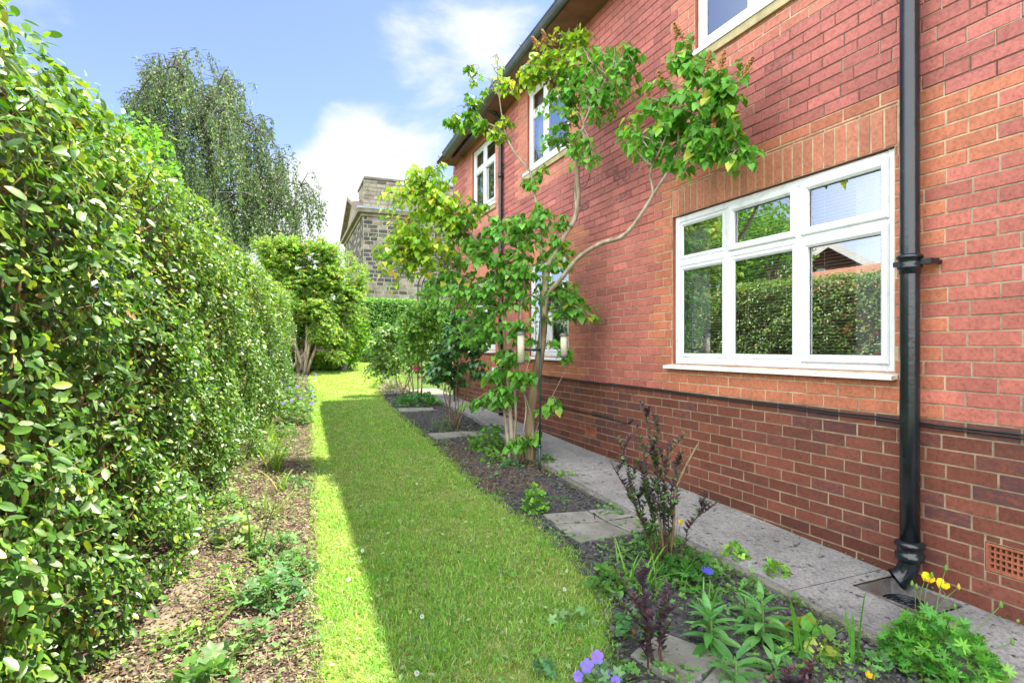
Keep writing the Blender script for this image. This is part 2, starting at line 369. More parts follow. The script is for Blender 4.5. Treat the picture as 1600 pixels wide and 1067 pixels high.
def lance(w=0.14, fold=0.04, droop=0.35, seg=5):
    V = [(0, 0, 0)]; T = []
    for i in range(1, seg):
        t = i / seg; ww = w * math.sin(math.pi * (0.12 + 0.85 * t) ** 0.9); z = -droop * t * t
        V += [(-ww, t, z + fold), (0, t, z), (ww, t, z + fold)]
    V.append((0, 1, -droop)); V = np.array(V)
    T += [(0, 2, 1), (0, 3, 2)]
    for i in range(seg - 2):
        a = 1 + 3 * i; b = a + 3
        T += [(a, a + 1, b + 1), (a, b + 1, b), (a + 1, a + 2, b + 2), (a + 1, b + 2, b + 1)]
    a = 1 + 3 * (seg - 2); e = len(V) - 1
    T += [(a, a + 1, e), (a + 1, a + 2, e)]
    return V, np.array(T)
def palmate(lobes=5, cut=0.45, n=None, cup=0.12, span=300):
    V = [(0, 0.45, 0)]; k = lobes * 4
    for i in range(k + 1):
        a = math.radians(-90 - (360 - span) / 2 - 0) - math.radians(span) * i / k
        ph = (i % 4) / 4.0
        r = 0.5 * (1 - cut * (0.5 + 0.5 * math.cos(2 * math.pi * ph)))
        if i % 4 in (1, 3): r *= 0.97
        V.append((r * math.cos(a), 0.45 + r * math.sin(a), cup * (0.3 if i % 4 == 0 else 1) * r * 2 - 0.02))
    T = [(0, i + 1, i) for i in range(1, k + 1)]
    return np.array(V), np.array(T)
def place(tmpl, P, A, N, L, C, jitter=0.0):
    """copies of a leaf: base point P, axis A, normal N, length L, colour C"""
    V0, T0 = tmpl; P = np.asarray(P, float); n = len(P)
    A = np.asarray(A, float); N = np.asarray(N, float); L = np.asarray(L, float).reshape(-1, 1)
    A = A / np.linalg.norm(A, axis=1, keepdims=True)
    Xa = np.cross(A, N); Xa /= (np.linalg.norm(Xa, axis=1, keepdims=True) + 1e-9)
    Z = np.cross(Xa, A)
    V = P[:, None, :] + L[:, None] * (V0[None, :, 0:1] * Xa[:, None, :] + V0[None, :, 1:2] * A[:, None, :] + V0[None, :, 2:3] * Z[:, None, :])
    T = T0[None] + (np.arange(n) * len(V0))[:, None, None]
    Cc = np.repeat(np.asarray(C, float)[:, None, :], len(V0), 1)
    if Cc.shape[-1] == 3: Cc = np.concatenate([Cc, np.ones((*Cc.shape[:2], 1))], -1)
    return V.reshape(-1, 3), T.reshape(-1, T0.shape[1]), Cc.reshape(-1, 4)
def join(parts):
    V = []; T = []; C = []; o = 0
    for v, t, c in parts:
        V.append(v); T.append(t + o); C.append(c); o += len(v)
    return np.concatenate(V), np.concatenate(T), np.concatenate(C)
def unit(n, rg=None):
    v = (rg or rng).normal(size=(n, 3)); return v / np.linalg.norm(v, axis=1, keepdims=True)
def cols(n, pal, var=0.18):
    """per leaf colours drawn from a palette [(weight, rgb)]"""
    w = np.array([p[0] for p in pal], float); w /= w.sum()
    c = np.array([p[1] for p in pal], float)[rng.choice(len(pal), n, p=w)]
    c = c * (1 + rng.normal(0, var, (n, 1))) * (1 + rng.normal(0, var * .3, (n, 3)))
    return np.clip(c, 0.004, 1)
def blades(P, dirs, L, Wd, bend, C, seg=3):
    """grass and sword leaves: curved tapering strips"""
    P = np.asarray(P, float); n = len(P); dirs = np.asarray(dirs, float)
    L = np.asarray(L).reshape(-1, 1); Wd = np.asarray(Wd).reshape(-1, 1); bend = np.asarray(bend).reshape(-1, 1)
    h = dirs.copy(); h[:, 2] = 0; h /= np.linalg.norm(h, axis=1, keepdims=True) + 1e-9
    side = np.stack([-h[:, 1], h[:, 0], np.zeros(n)], 1)
    V = []
    d = dirs / np.linalg.norm(dirs, axis=1, keepdims=True)
    p = P.copy()
    for i in range(seg):
        t = i / seg; w = Wd * (1 - 0.55 * t ** 1.5) * (0.8 if i == 0 else 1)
        V += [p - side * w / 2, p + side * w / 2]
        dd = d + h * bend * t - np.array([[0, 0, 1]]) * bend * t * 0.9
        dd /= np.linalg.norm(dd, axis=1, keepdims=True)
        p = p + dd * L / seg
    V.append(p)
    V = np.stack(V, 1); k = 2 * seg + 1
    T = []
    for i in range(seg - 1): a = 2 * i; T += [(a, a + 1, a + 3), (a, a + 3, a + 2)]
    T.append((2 * seg - 2, 2 * seg - 1, 2 * seg)); T = np.array(T)
    Tn = T[None] + (np.arange(n) * k)[:, None, None]
    Cc = np.repeat(np.asarray(C, float)[:, None, :], k, 1); Cc = np.concatenate([Cc, np.ones((n, k, 1))], -1)
    return V.reshape(-1, 3), Tn.reshape(-1, 3), Cc.reshape(-1, 4)
#@@SETTING
# ------------------------------------------------------------------ ground
def sheet(name, poly_fn, y0, y1, ny, nx, dz, mat, wob=0.0, kind='structure', mound=0.0):
    """strip of ground between two edge lines poly_fn(y) -> (xa, xb)"""
    m = MB(); vs = []; fs = []
    for i in range(ny + 1):
        y = y0 + (y1 - y0) * i / ny; xa, xb = poly_fn(y)
        for j in range(nx + 1):
            u = j / nx; x = xa + (xb - xa) * u
            z = gz(y) + dz + mound * math.sin(math.pi * u) ** 0.6
            if wob and 0 < j < nx: z += wob * (math.sin(x * 37 + y * 11) * math.sin(y * 29 - x * 7) + random.uniform(-.5, .5))
            vs.append((x, y, z))
    for i in range(ny):
        for j in range(nx):
            a = i * (nx + 1) + j; fs.append((a, a + 1, a + nx + 2, a + nx + 1))
    m.add(vs, fs, smooth=True)
    return tag(m.build(name, mat), kind=kind)
def interp(pts):
    ys = [p[1] for p in pts]; xs = [p[0] for p in pts]
    return lambda y: float(np.interp(y, ys, xs))
lawnL = interp([(-0.05, -6), (0.12, 1.2), (0.17, 2.25), (0.2, 2.8), (0.22, 3.2), (0.29, 4.3), (0.38, 5.9), (0.50, 8.2), (0.65, 11.0), (0.85, 14.9), (1.2, 18), (1.4, 20)])
lawnR = interp([(0.9, -6), (1.0, 1.2), (1.15, 1.85), (1.48, 2.3), (1.59, 2.64), (1.63, 3.0), (1.64, 3.4), (1.62, 3.8), (1.6, 4.6), (1.67, 5.6), (1.71, 6.8), (1.75, 8.36), (1.85, 10.2), (2.2, 13), (2.8, 15.5), (3.6, 18), (4.2, 20)])
pathL = lambda y: 2.44 + (0.03 * math.sin(y * 1.3)) + (0 if y < 5.5 else min(0.3, (y - 5.5) * 0.12))
hedgeX = lambda y: -0.82 + 0.1 * y
m = MB()
ys = [-900, -200, -40, -12, -6, 0, 4, 8, 12, 16, 20, 24, 40, 80, 300, 1200]; xs = [-900, -200, -30, -5, 0, 5, 30, 200, 900]
vs = [(x, y, gz(y) - 0.03) for y in ys for x in xs]
nx = len(xs)
m.add(vs, [(i * nx + j, i * nx + j + 1, (i + 1) * nx + j + 1, (i + 1) * nx + j) for i in range(len(ys) - 1) for j in range(nx - 1)])
tag(m.build('ground', M['field']), kind='structure')
sheet('lawn', lambda y: (lawnL(y), lawnR(y)), -6, 20.2, 130, 12, 0.002, M['turf'], 0.004)
sheet('flower_bed', lambda y: (lawnR(y) - 0.03, pathL(y) + 0.02), -2, 17, 190, 14, -0.016, M['soil'], 0.012, mound=0.03)
sheet('hedge_border', lambda y: (hedgeX(y) - 0.9, lawnL(y) + 0.03), -3, 20, 200, 14, -0.016, M['brown_soil'], 0.012, mound=0.02)
# concrete path with a real step down to the bed, and a hole where the gully sits
GY0, GY1, GX = 1.66, 2.02, 2.80
m = MB()
def pslab(y0, y1, n, xr=None):
    for i in range(n):
        a = y0 + (y1 - y0) * i / n; b = y0 + (y1 - y0) * (i + 1) / n
        xa, xb = pathL(a), pathL(b); X1 = D + 0.02 if xr is None else xr
        za, zb = gz(a) + 0.035, gz(b) + 0.035
        m.add([(xa, a, za), (X1, a, za), (X1, b, zb), (xb, b, zb), (xa - .005, a, za - .1), (xb - .005, b, zb - .1)], [(0, 1, 2, 3), (0, 3, 5, 4)])
pslab(-4, GY0, 30); pslab(GY0, GY1, 5, GX); pslab(GY1, 2.09, 1); pslab(2.095, 4.55, 16); pslab(4.556, 7.2, 16); pslab(7.214, 11.5, 26)
tag(m.build('path', M['concrete']), kind='structure')
m = MB()
x0 = GX + .012
m.box((D - .06, GY0, -.1), (D + .02, GY1, gz(1.8) + 0.03))
m.build('x', M['concrete']); bpy.data.objects['x'].name = 'path_step'; tag(bpy.data.objects['path_step'], kind='structure')
# narrow edging stones along the bed side of the path
k = 0
y = 1.2
while y < 6.0:
    L_ = random.uniform(0.55, 0.75); m = MB()
    xa, xb = pathL(y) - 0.045, pathL(y + L_) - 0.045
    za, zb = gz(y) + 0.018 + random.uniform(-.006, .006), gz(y + L_) + 0.018 + random.uniform(-.006, .006)
    v = [(xa, y + .004, za), (xa + .04, y + .004, za + .004), (xb + .04, y + L_ - .004, zb + .004), (xb, y + L_ - .004, zb)]
    v += [(p[0], p[1], p[2] - .09) for p in v]
    m.add(v, [(0, 1, 2, 3), (4, 7, 6, 5), (0, 4, 5, 1), (1, 5, 6, 2), (2, 6, 7, 3), (3, 7, 4, 0)])
    o = m.build('edging_stone', M['kerb']); names = ['beside the gully end', 'behind the sword leaves', 'beside the lime green seedlings', 'beside the tall purple shrub', 'opposite the joined flagstones', 'beside the mossy soil', 'near the feeder pole', 'beside the tree trunks', 'beyond the tree']
    tag(o, 'thin mossy concrete edging strip along the path ' + names[min(k, 8)], 'edging stone', 'edging stones along the path'); k += 1
    y += L_

# ------------------------------------------------------------------ the brick house
house = empty('brick_house', (D, 3, 0), 'red brick two storey house wall with white windows along the garden path', 'house')
YH0, YH1 = -7.0, 10.25
eaveB = lambda y: float(np.interp(y, [-7, 5.08, 7.7, 10.25], [5.20, 5.02, 4.90, 4.73]))
WINS = [  # y0, y1, z0, z1
    (2.03, 3.90, 1.225, 2.475), (1.95, 3.62, 3.76, 4.82), (5.74, 6.88, 3.72, 4.80), (8.06, 9.14, 3.62, 4.70),
    (5.74, 6.82, 1.25, 2.45), (8.06, 9.14, 1.32, 2.45)]
SOLD = [(y0 - 0.02, y1 + 0.0, z1, z1 + 0.225) for (y0, y1, z0, z1) in (WINS[0], WINS[4], WINS[5])]
VENTS = [(1.37, 1.60, 0.295, 0.435), (5.13, 5.36, 0.415, 0.515), (3.93, 4.15, 0.36, 0.44)]
HOLES = [w for w in WINS] + SOLD + VENTS
def subtract(rects, h):
    out_ = []
    for (a, b, c, d) in rects:
        if b <= h[0] or a >= h[1] or d <= h[2] or c >= h[3]: out_.append((a, b, c, d)); continue
        if a < h[0]: out_.append((a, h[0], c, d))
        if b > h[1]: out_.append((h[1], b, c, d))
        a2, b2 = max(a, h[0]), min(b, h[1])
        if c < h[2]: out_.append((a2, b2, c, h[2]))
        if d > h[3]: out_.append((a2, b2, h[3], d))
    return out_
bm_, mm_ = MB(), MB()
def putbrick(a, b, c, d, col, jt=0.0045, mcol=(0.4, 0.34, 0.25)):
    mm_.add([(D, a, c), (D, a, d), (D, b, d), (D, b, c)], [(0, 1, 2, 3)], (*mcol, 1))
    a += jt; b -= jt; c += jt * .8; d -= jt * .8
    if b - a < 0.012 or d - c < 0.012: return
    x = D - 0.0045 + random.uniform(-.0012, .0012); e = 0.003
    tl = random.uniform(-.0012, .0012)
    bm_.add([(D + .002, a, c), (D + .002, a, d), (D + .002, b, d), (D + .002, b, c), (x + tl, a + e, c + e), (x + tl, a + e, d - e), (x - tl, b - e, d - e), (x - tl, b - e, c + e)],
            [(4, 5, 6, 7), (0, 1, 5, 4), (1, 2, 6, 5), (2, 3, 7, 6), (3, 0, 4, 7)], col)
def orange_zone(yc, z, row):
    if yc < 1.84 and z < 3.3: return 2.3 < z < 2.66 and yc > (1.45 if row % 2 else 1.56)
    tooth = 0.335 if row % 2 else 0.225
    for i, (y0, y1, z0, z1) in enumerate(WINS):
        if i in (1, 2, 3):
            zlo, zhi = z0 - .32, 5.3
        else:
            zlo, zhi = 0.97, z1 + .23
        if zlo <= z <= zhi and y0 - tooth < yc < y1 + tooth: return True
        if i in (0, 4, 5) and zlo < z < z1 + .3 and y0 - tooth - .02 < yc < y1 + tooth: return True
    return False
CH = 0.075; Z0 = -0.355
row = 0; z = Z0
while z < 5.25:
    off = 0.1125 * (row % 2) + random.uniform(-.004, .004) + (0.02 if row > 42 else 0)
    y = YH0 - 0.225 + off
    while y < YH1:
        Lb = 0.225 + random.uniform(-.003, .003)
        y2 = y + Lb
        a, b = max(y, YH0), min(y2, YH1); yc = (a + b) / 2
        zt = min(z + CH, eaveB(yc) + .03)
        if b - a > 0.01 and zt - z > 0.012 and z > -0.5:
            rects = [(a, b, z, zt)]
            for h in HOLES: rects = subtract(rects, h)
            zc = z + CH / 2; r = random.random()
            near = orange_zone(yc, zc, row)
            if near:
                c = np.array([0.45, 0.155, 0.085]) * random.uniform(.88, 1.12); st = random.uniform(0, .25); mc = (0.50, 0.40, 0.27)
                if zc > 2.9: c = np.array([0.50, 0.175, 0.12]) * random.uniform(.88, 1.12); mc = (0.52, 0.44, 0.34)
            elif zc < 0.97:
                c = np.array([0.172, 0.056, 0.036]) * random.uniform(.75, 1.2); st = random.uniform(0.1, .65) if r < .7 else random.uniform(.6, 1.0); mc = (0.33, 0.265, 0.18)
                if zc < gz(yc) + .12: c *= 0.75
            else:
                c = np.array([0.41, 0.130, 0.096]) * random.uniform(.85, 1.15); rg_ = .5 + .5 * math.sin(yc * 1.9 + zc * 2.7) * math.sin(zc * 3.1 - yc * .9 + 1); st = random.uniform(0.0, .45) + (.5 * rg_ * random.random() if r < .6 else 0)
                if random.random() < .05: c = c * 1.2
                mc = (0.36, 0.28, 0.20) if zc < 2.4 else (0.15, 0.10, 0.08)
                if random.random() < .08: mc = (0.42, 0.36, 0.28)
                if zc > 2.6: c = c * np.array([0.98, 1.0, 1.12])  # upper bricks bluer: sky reflection put into their colour
            # a few soot darkened patches the photograph shows
            for (sy, sz, sr) in ((4.9, .62, .45), (4.55, .92, .35), (5.1, .45, .3), (3.3, 3.35, .5), (4.6, 3.3, .6), (5.0, 3.0, .5), (1.2, .8, .4), (7.4, 4.0, .5), (2.5, .85, .3)):
                if abs(yc - sy) < sr and abs(zc - sz) < sr * .45 and random.random() < .55: st += .35
            for q in rects: putbrick(*q, (*c, min(st, 1.0)), mcol=mc, jt=0.0040 if (zc < 2.5 or near) else 0.0030)
        y = y2
    z += CH; row += 1
for (a0, b0, c0, d0) in SOLD:
    n = round((b0 - a0) / 0.075); w = (b0 - a0) / n
    for i in range(n):
        c = np.array([0.46, 0.180, 0.105]) * random.uniform(.85, 1.14)
        putbrick(a0 + i * w, a0 + (i + 1) * w, c0, d0, (*c, random.uniform(0, .4)), mcol=(0.48, 0.38, 0.25))
# window reveals belong to the wall
for (y0, y1, z0, z1) in WINS:
    X2 = D + 0.16
    for q in ([(D, y0, z0), (X2, y0, z0), (X2, y0, z1), (D, y0, z1)], [(D, y1, z0), (D, y1, z1), (X2, y1, z1), (X2, y1, z0)],
              [(D, y0, z1), (X2, y0, z1), (X2, y1, z1), (D, y1, z1)], [(D, y0, z0), (D, y1, z0), (X2, y1, z0), (X2, y0, z0)]):
        bm_.add(q, [(0, 1, 2, 3)], (0.33, 0.10, 0.06, .3))
wall = bm_.build('wall', M['brick'], house)
mm_.build('mortar', M['mortar'], house)
# the other walls of the house
m = MB(); XB = D + 7.5
m.add([(D, YH0, -.5), (XB, YH0, -.5), (XB, YH0, 5.3), (D, YH0, 5.3)], [(0, 1, 2, 3)], (0.36, 0.09, 0.06, .4))
m.add([(D, YH1, -.5), (D, YH1, 4.74), (XB, YH1, 4.74), (XB, YH1, -.5)], [(0, 1, 2, 3)], (0.36, 0.09, 0.06, .4))
m.add([(XB, YH0, -.5), (XB, YH1, -.5), (XB, YH1, 4.7), (XB, YH0, 5.2)], [(0, 1, 2, 3)], (0.36, 0.09, 0.06, .4))
m.build('rear_wall', M['brick'], house)
# eaves
def eave_strip(mb, pts, y0=YH0 - .35, y1=9.95, n=14):
    """profile pts (dx from wall plane towards the garden, dz from the eave line) swept along the eave"""
    k = len(pts); b = len(mb.v)
    for i in range(n + 1):
        y = y0 + (y1 - y0) * i / n; e = eaveB(y)
        for (dx, dz) in pts: mb.v.append((D - dx, y, e + dz - (.03 if dx > .206 else 0))); mb.c.append((1, 1, 1, 1))
    for i in range(n):
        for j in range(k - 1):
            a = b + i * k + j; mb.f.append((a, a + 1, a + k + 1, a + k)); mb.sm.append(False)
    mb.f.append(tuple(range(b + n * k, b + n * k + k))); mb.sm.append(False)
    mb.f.append(tuple(range(b, b + k))[::-1]); mb.sm.append(False)
m = MB(); eave_strip(m, [(-0.01, 0.0), (0.10, 0.0), (0.10, 0.02), (-0.01, 0.02), (-0.01, 0.0)], y1=9.6); m.build('soffit', M['soffit'], house)
m = MB(); eave_strip(m, [(0.10, -0.03), (0.15, -0.035), (0.15, -0.055), (0.20, -0.06), (0.20, -0.04), (0.226, -0.04), (0.226, 0.13), (0.10, 0.13), (0.10, -0.03)], y1=9.6); m.build('fascia', M['gutter'], house)
gp = [(0.232, 0.05)] + [(0.317 - 0.085 * math.cos(math.pi * i / 10), 0.03 - 0.085 * math.sin(math.pi * i / 10)) for i in range(1, 10)] + [(0.402, 0.03), (0.408, 0.034), (0.408, 0.052), (0.396, 0.052), (0.392, 0.035)] + [(0.317 + 0.072 * math.cos(math.pi * i / 6), 0.035 - 0.068 * math.sin(math.pi * i / 6) + .004) for i in range(1, 6)] + [(0.238, 0.055), (0.232, 0.05)]
m = MB(); eave_strip(m, gp, y1=9.6); gut = m.build('gutter', M['gutter'], house)
for yb in np.arange(-1, 10.2, 0.9):
    m = MB(); e = eaveB(yb)
    m.tube([(D - .317 + .091 * math.cos(a), yb, e + .03 - .091 * math.sin(a)) for a in np.linspace(0, math.pi, 9)] + [(D - .412, yb, e + .055)], .008, 6)
    m.build('gutter_bracket', M['gutter'], gut)
# hipped roof
m = MB(); RX = D + 3.75
ea, eb = eaveB(YH0) + .06, eaveB(YH1) + .06; x0 = D - .36; x1 = XB + .4; ya, yb = YH0 - .4, YH1 - .1
P_ = [(x0, ya, ea), (x0, yb, eb), (x1, yb, eb), (x1, ya, ea), (RX, ya + 3.6, 7.2), (RX, yb - 3.6, 7.2)]
m.add(P_, [(0, 4, 5, 1), (1, 5, 2), (2, 5, 4, 3), (3, 4, 0)])
m.add([(p[0], p[1], p[2] - .03) for p in P_[:4]], [(0, 1, 2, 3)])
m.build('roof', M['tile'], house)

def window(idx, cols_, trans, blind=True, sash=(), curtain=False):
    y0, y1, z0, z1 = WINS[idx]
    XF = D + 0.026; fw = 0.055; dep = 0.06
    fr = MB()
    def bar(mb, a, b, c, d, x, t=dep):   # bevelled bar
        e = .006
        mb.add([(x + t, a, c), (x + t, b, c), (x + t, b, d), (x + t, a, d), (x + e, a, c), (x + e, b, c), (x + e, b, d), (x + e, a, d), (x, a + e, c + e), (x, b - e, c + e), (x, b - e, d - e), (x, a + e, d - e)],
               [(0, 1, 2, 3), (0, 4, 5, 1), (1, 5, 6, 2), (2, 6, 7, 3), (3, 7, 4, 0), (4, 8, 9, 5), (5, 9, 10, 6), (6, 10, 11, 7), (7, 11, 8, 4), (8, 11, 10, 9)])
    bar(fr, y0 + .004, y0 + fw, z0, z1, XF); bar(fr, y1 - fw, y1 - .004, z0, z1, XF)
    bar(fr, y0 + fw, y1 - fw, z0, z0 + fw, XF + .002); bar(fr, y0 + fw, y1 - fw, z1 - fw, z1 - .004, XF + .002)
    for i, c in enumerate(cols_): bar(fr, c - .03, c + .03, z0 + fw, z1 - fw, XF + .001)
    edges = [y0 + fw] + sum([[c - .03, c + .03] for c in cols_], []) + [y1 - fw]
    cells = []
    for i in range(0, len(edges), 2):
        a, b = edges[i], edges[i + 1]
        if trans:
            bar(fr, a, b, trans - .028, trans + .028, XF + .003)
            cells += [(a, b, z0 + fw, trans - .028, i // 2, 0), (a, b, trans + .028, z1 - fw, i // 2, 1)]
        else: cells.append((a, b, z0 + fw, z1 - fw, i // 2, 0))
    w = fr.build('window', M['upvc'], house)
    gl = MB()
    for (a, b, c, d, ci, ri) in cells:
        s = MB(); xs_ = XF - .014 if (ci, ri) in sash else XF + .004; sw = .05 if (ci, ri) in sash else .036
        o_ = .012 if (ci, ri) in sash else 0
        A, B, C_, D_ = a - o_, b + o_, c - o_, d + o_
        # mitred ring
        e = .008
        ring = lambda x, i_: [(x, A + i_, C_ + i_), (x, B - i_, C_ + i_), (x, B - i_, D_ - i_), (x, A + i_, D_ - i_)]
        vs = ring(XF + .03, 0) + ring(xs_ + e, 0) + ring(xs_, e) + ring(xs_, sw - .014) + ring(xs_ + .014, sw) + ring(XF + .03, sw)
        fs = []
        for k_ in range(5):
            for j in range(4):
                p = k_ * 4 + j; q = k_ * 4 + (j + 1) % 4; fs.append((p, q, q + 4, p + 4))
        s.add(vs, fs)
        s.build('sash', M['upvc'], w)
        g = MB(); xg = XF + .021
        g.add([(xg, A + sw + .003, C_ + sw + .003), (xg, A + sw + .003, D_ - sw - .003), (xg, B - sw - .003, D_ - sw - .003), (xg, B - sw - .003, C_ + sw + .003)], [(0, 1, 2, 3)])
        # black gasket line round the pane
        gk = MB(); i0 = sw - .002; i1 = sw + .004; xk = XF + .0185
        r0 = [(xk, A + i0, C_ + i0), (xk, B - i0, C_ + i0), (xk, B - i0, D_ - i0), (xk, A + i0, D_ - i0)]; r1 = [(xk, A + i1, C_ + i1), (xk, B - i1, C_ + i1), (xk, B - i1, D_ - i1), (xk, A + i1, D_ - i1)]
        gk.add(r0 + r1, [(j, (j + 1) % 4, 4 + (j + 1) % 4, 4 + j) for j in range(4)]); gk.build('gasket', M['gap'], w)
        g.build('pane', M['glass'], w)
        if blind:
            bl = MB(); zz = C_ + sw + .01; xb_ = XF + .075
            nsl = 0
            while zz < D_ - sw:
                bl.add([(xb_ - .008, A + .03, zz + .0035), (xb_ + .010, A + .03, zz - .0035), (xb_ + .010, B - .03, zz - .0035), (xb_ - .008, B - .03, zz + .0035)], [(0, 1, 2, 3)])
                zz += .0215
            for yy in (A + .12, B - .12): bl.tube([(xb_ - .010, yy, C_ + .03), (xb_ - .010, yy, D_ - .03)], .0011, 4)
            bl.build('blind', M['blind'], w)
    # sill
    s = MB(); zs = z0 - .004
    if idx in (0, 4, 5):
        pf = [(XF + .02, zs), (D - .055, zs - .012), (D - .058, zs - .016), (D - .058, zs - .034), (D - .05, zs - .036), (D - .002, zs - .03)]
        ya_, yb_ = y0 - .02, y1 + .055
        n_ = len(pf)
        s.add([(p[0], ya_, p[1]) for p in pf] + [(p[0], yb_, p[1]) for p in pf], [(j, j + 1, n_ + j + 1, n_ + j) for j in range(n_ - 1)] + [tuple(range(n_))[::-1], tuple(range(n_, 2 * n_))])
        s.build('sill', M['upvc_worn'], w)
    else:
        s.box((D - .04, y0 - .05, zs - .05), (XF + .01, y1 + .08, zs - .012)); s.build('sill', M['upvc'], w)
        s = MB(); s.box((D - .03, y0 - .05, zs - .115), (D + .05, y1 + .08, zs - .052)); s.build('stone_sill', M['sillstone'], w)
    r = MB(); X1, X2 = XF + .12, XF + 2.6
    A, B, C_, D_ = y0 - .35, y1 + .35, z0 - .3, z1 + .1
    r.add([(X1, A, C_), (X1, B, C_), (X1, B, D_), (X1, A, D_), (X2, A, C_), (X2, B, C_), (X2, B, D_), (X2, A, D_)], [(4, 5, 6, 7), (0, 1, 5, 4), (1, 2, 6, 5), (2, 3, 7, 6), (3, 0, 4, 7)])
    r.build('room', M['room'], w)
    if curtain:
        for (a, b) in ((y0 + .02, y0 + .3), (y1 - .32, y1 - .02)):
            c = MB()
            n_ = 16; vs = []
            for i in range(n_ + 1):
                yy = a + (b - a) * i / n_; xx = XF + .10 + .02 * math.sin(i * 1.9)
                vs += [(xx, yy, z0 + .03), (xx, yy, z1 - .03)]
            c.add(vs, [(2 * i, 2 * i + 2, 2 * i + 3, 2 * i + 1) for i in range(n_)], smooth=True)
            c.build('curtain', M['curtain'], w)
    return w
tag(window(0, [2.665, 3.30], 2.075, True, ((0, 0), (0, 1), (1, 1)), True), 'large three light window with blinds beside the black drainpipe')
tag(window(1, [2.5, 3.05], None, False, (), False), 'upper window cut off by the top of the photo')
window(2, [6.4], 4.45, False, (), True)
window(3, [8.62], 4.33, False, ((0, 0),), True)
window(4, [6.3], 2.1, True, (), False)
window(5, [8.6], 2.1, True, (), False)

# black cast iron drainpipe
PX, PY = D - 0.095, 1.89
m = MB(); R_ = .045
zb = gz(PY) + .20
m.tube([(PX, PY, z_) for z_ in (zb, 1, 2, 3, 4, eaveB(PY) - .25)] + [(PX - .05, PY, eaveB(PY) - .16), (PX - .25, PY, eaveB(PY) - .04), (PX - .29, PY, eaveB(PY) - .01)], R_, 24)
pipe = tag(m.build('drainpipe', M['iron'], house), 'thick black cast iron drainpipe beside the large window')
for zc in (1.80, 3.95):
    m = MB(); m.lathe((PX, PY, zc), [(R_, -.055), (R_ + .004, -.052), (R_ + .004, -.03), (R_ + .012, -.026), (R_ + .012, -.012), (R_ + .007, -.008), (R_ + .007, .022), (R_ + .016, .027), (R_ + .016, .040), (R_ + .008, .046), (R_, .05)], 24)
    m.build('collar', M['iron'], pipe)
    m = MB()
    m.box((PX - .004, PY - .105, zc - .008), (D - .03, PY - .045, zc + .018))
    m.tube([(D - .055, PY - .092, zc + .005), (D - .004, PY - .092, zc + .005)], .013, 8)
    m.build('bracket', M['iron'], pipe)
    m = MB(); m.box((PX - .004, PY + .045, zc - .008), (D - .004, PY + .085, zc + .018)); m.build('bracket', M['iron'], pipe)
m = MB(); m.lathe((PX, PY, zb), [(R_, -.03), (R_ + .02, -.02), (R_ + .022, .012), (R_ + .012, .018), (R_ + .012, .045), (R_ + .024, .052), (R_ + .024, .07), (R_ + .006, .08), (R_, .082)], 24)
m.build('collar', M['iron'], pipe)
m = MB()
sp_ = [(PX, PY, zb - .02), (PX - .004, PY + .004, zb - .05), (PX - .010, PY + .012, zb - .085), (PX - .024, PY + .024, zb - .11), (PX - .042, PY + .036, zb - .128)]
m.tube(sp_, [.048, .048, .05, .05, .05], 20, cap=False); m.tube([(PX - .036, PY + .032, zb - .123), (PX - .047, PY + .040, zb - .132)], [.058, .058], 20, cap=False)
m.tube(sp_[::-1], [.04, .042, .043, .043, .043], 20, cap=False)
m.build('shoe', M['iron'], pipe)
# thin drainpipe between the two far windows
px2, py2 = D - .05, 7.72
m = MB(); m.tube([(px2, py2, gz(py2) + .05), (px2, py2, 2), (px2, py2, 3.6), (px2, py2, eaveB(py2) - .2), (px2 - .08, py2, eaveB(py2) - .1), (px2 - .3, py2, eaveB(py2) + .0)], .032, 12)
p2 = tag(m.build('drainpipe', M['iron'], house), 'thin dark drainpipe between the far windows')
for zc in (1.1, 2.4, 3.9):
    m = MB(); m.lathe((px2, py2, zc), [(.032, -.04), (.041, -.035), (.041, .035), (.032, .04)], 12); m.build('collar', M['iron'], p2)
m = MB(); c0 = Vector((D - .07, 7.55, .95)); m.tube([c0 + Vector((0, .12 * math.cos(a), .16 * math.sin(a) + .05)) for a in np.linspace(-.8, math.pi + .8, 16)], .010, 6)
m.build('cable_loop', M['wire'], house)
m = MB(); m.box((D - .06, 7.95, .93), (D - .006, 8.06, 1.06)); m.box((D - .066, 7.97, .95), (D - .058, 8.04, 1.04)); m.build('switch_box', M['white'], house)
# cables clipped to the wall
m = MB()
cp = [(D - .014, y_, 0.965 + 0.010 * (y_ - 1.4) + random.uniform(-.004, .004)) for y_ in np.arange(-3, 7.7, .3)]
m.tube(cp, .0055, 6); m.tube([(p[0] - .002, p[1], p[2] - .014 + random.uniform(-.003, .003)) for p in cp], .0045, 6)
cab = m.build('cable', M['wire'], house)
m = MB()
m.tube([at(px_, py_, 1).normalized() and atx_ for px_, py_, atx_ in []] or [(D - .012, 6.5, .72), (D - .014, 6.2, .70), (D - .012, 6.0, .66), (D - .014, 5.7, .66), (D - .012, 5.4, .655), (D - .014, 5.0, .66), (D - .012, 4.75, .645), (D - .014, 4.6, .63), (D - .012, 4.52, .64), (D - .012, 4.47, .69)], .0065, 6)
m.build('cable', M['wire'], house)
m = MB(); cc = at(903, 252, 4.9); m.tube([Vector((D - .03, 5.35 + .14 * math.cos(a), 3.25 + .14 * math.sin(a))) for a in np.linspace(0, 5.9, 20)], .004, 5); m.build('cable_loop', M['wire'], house)
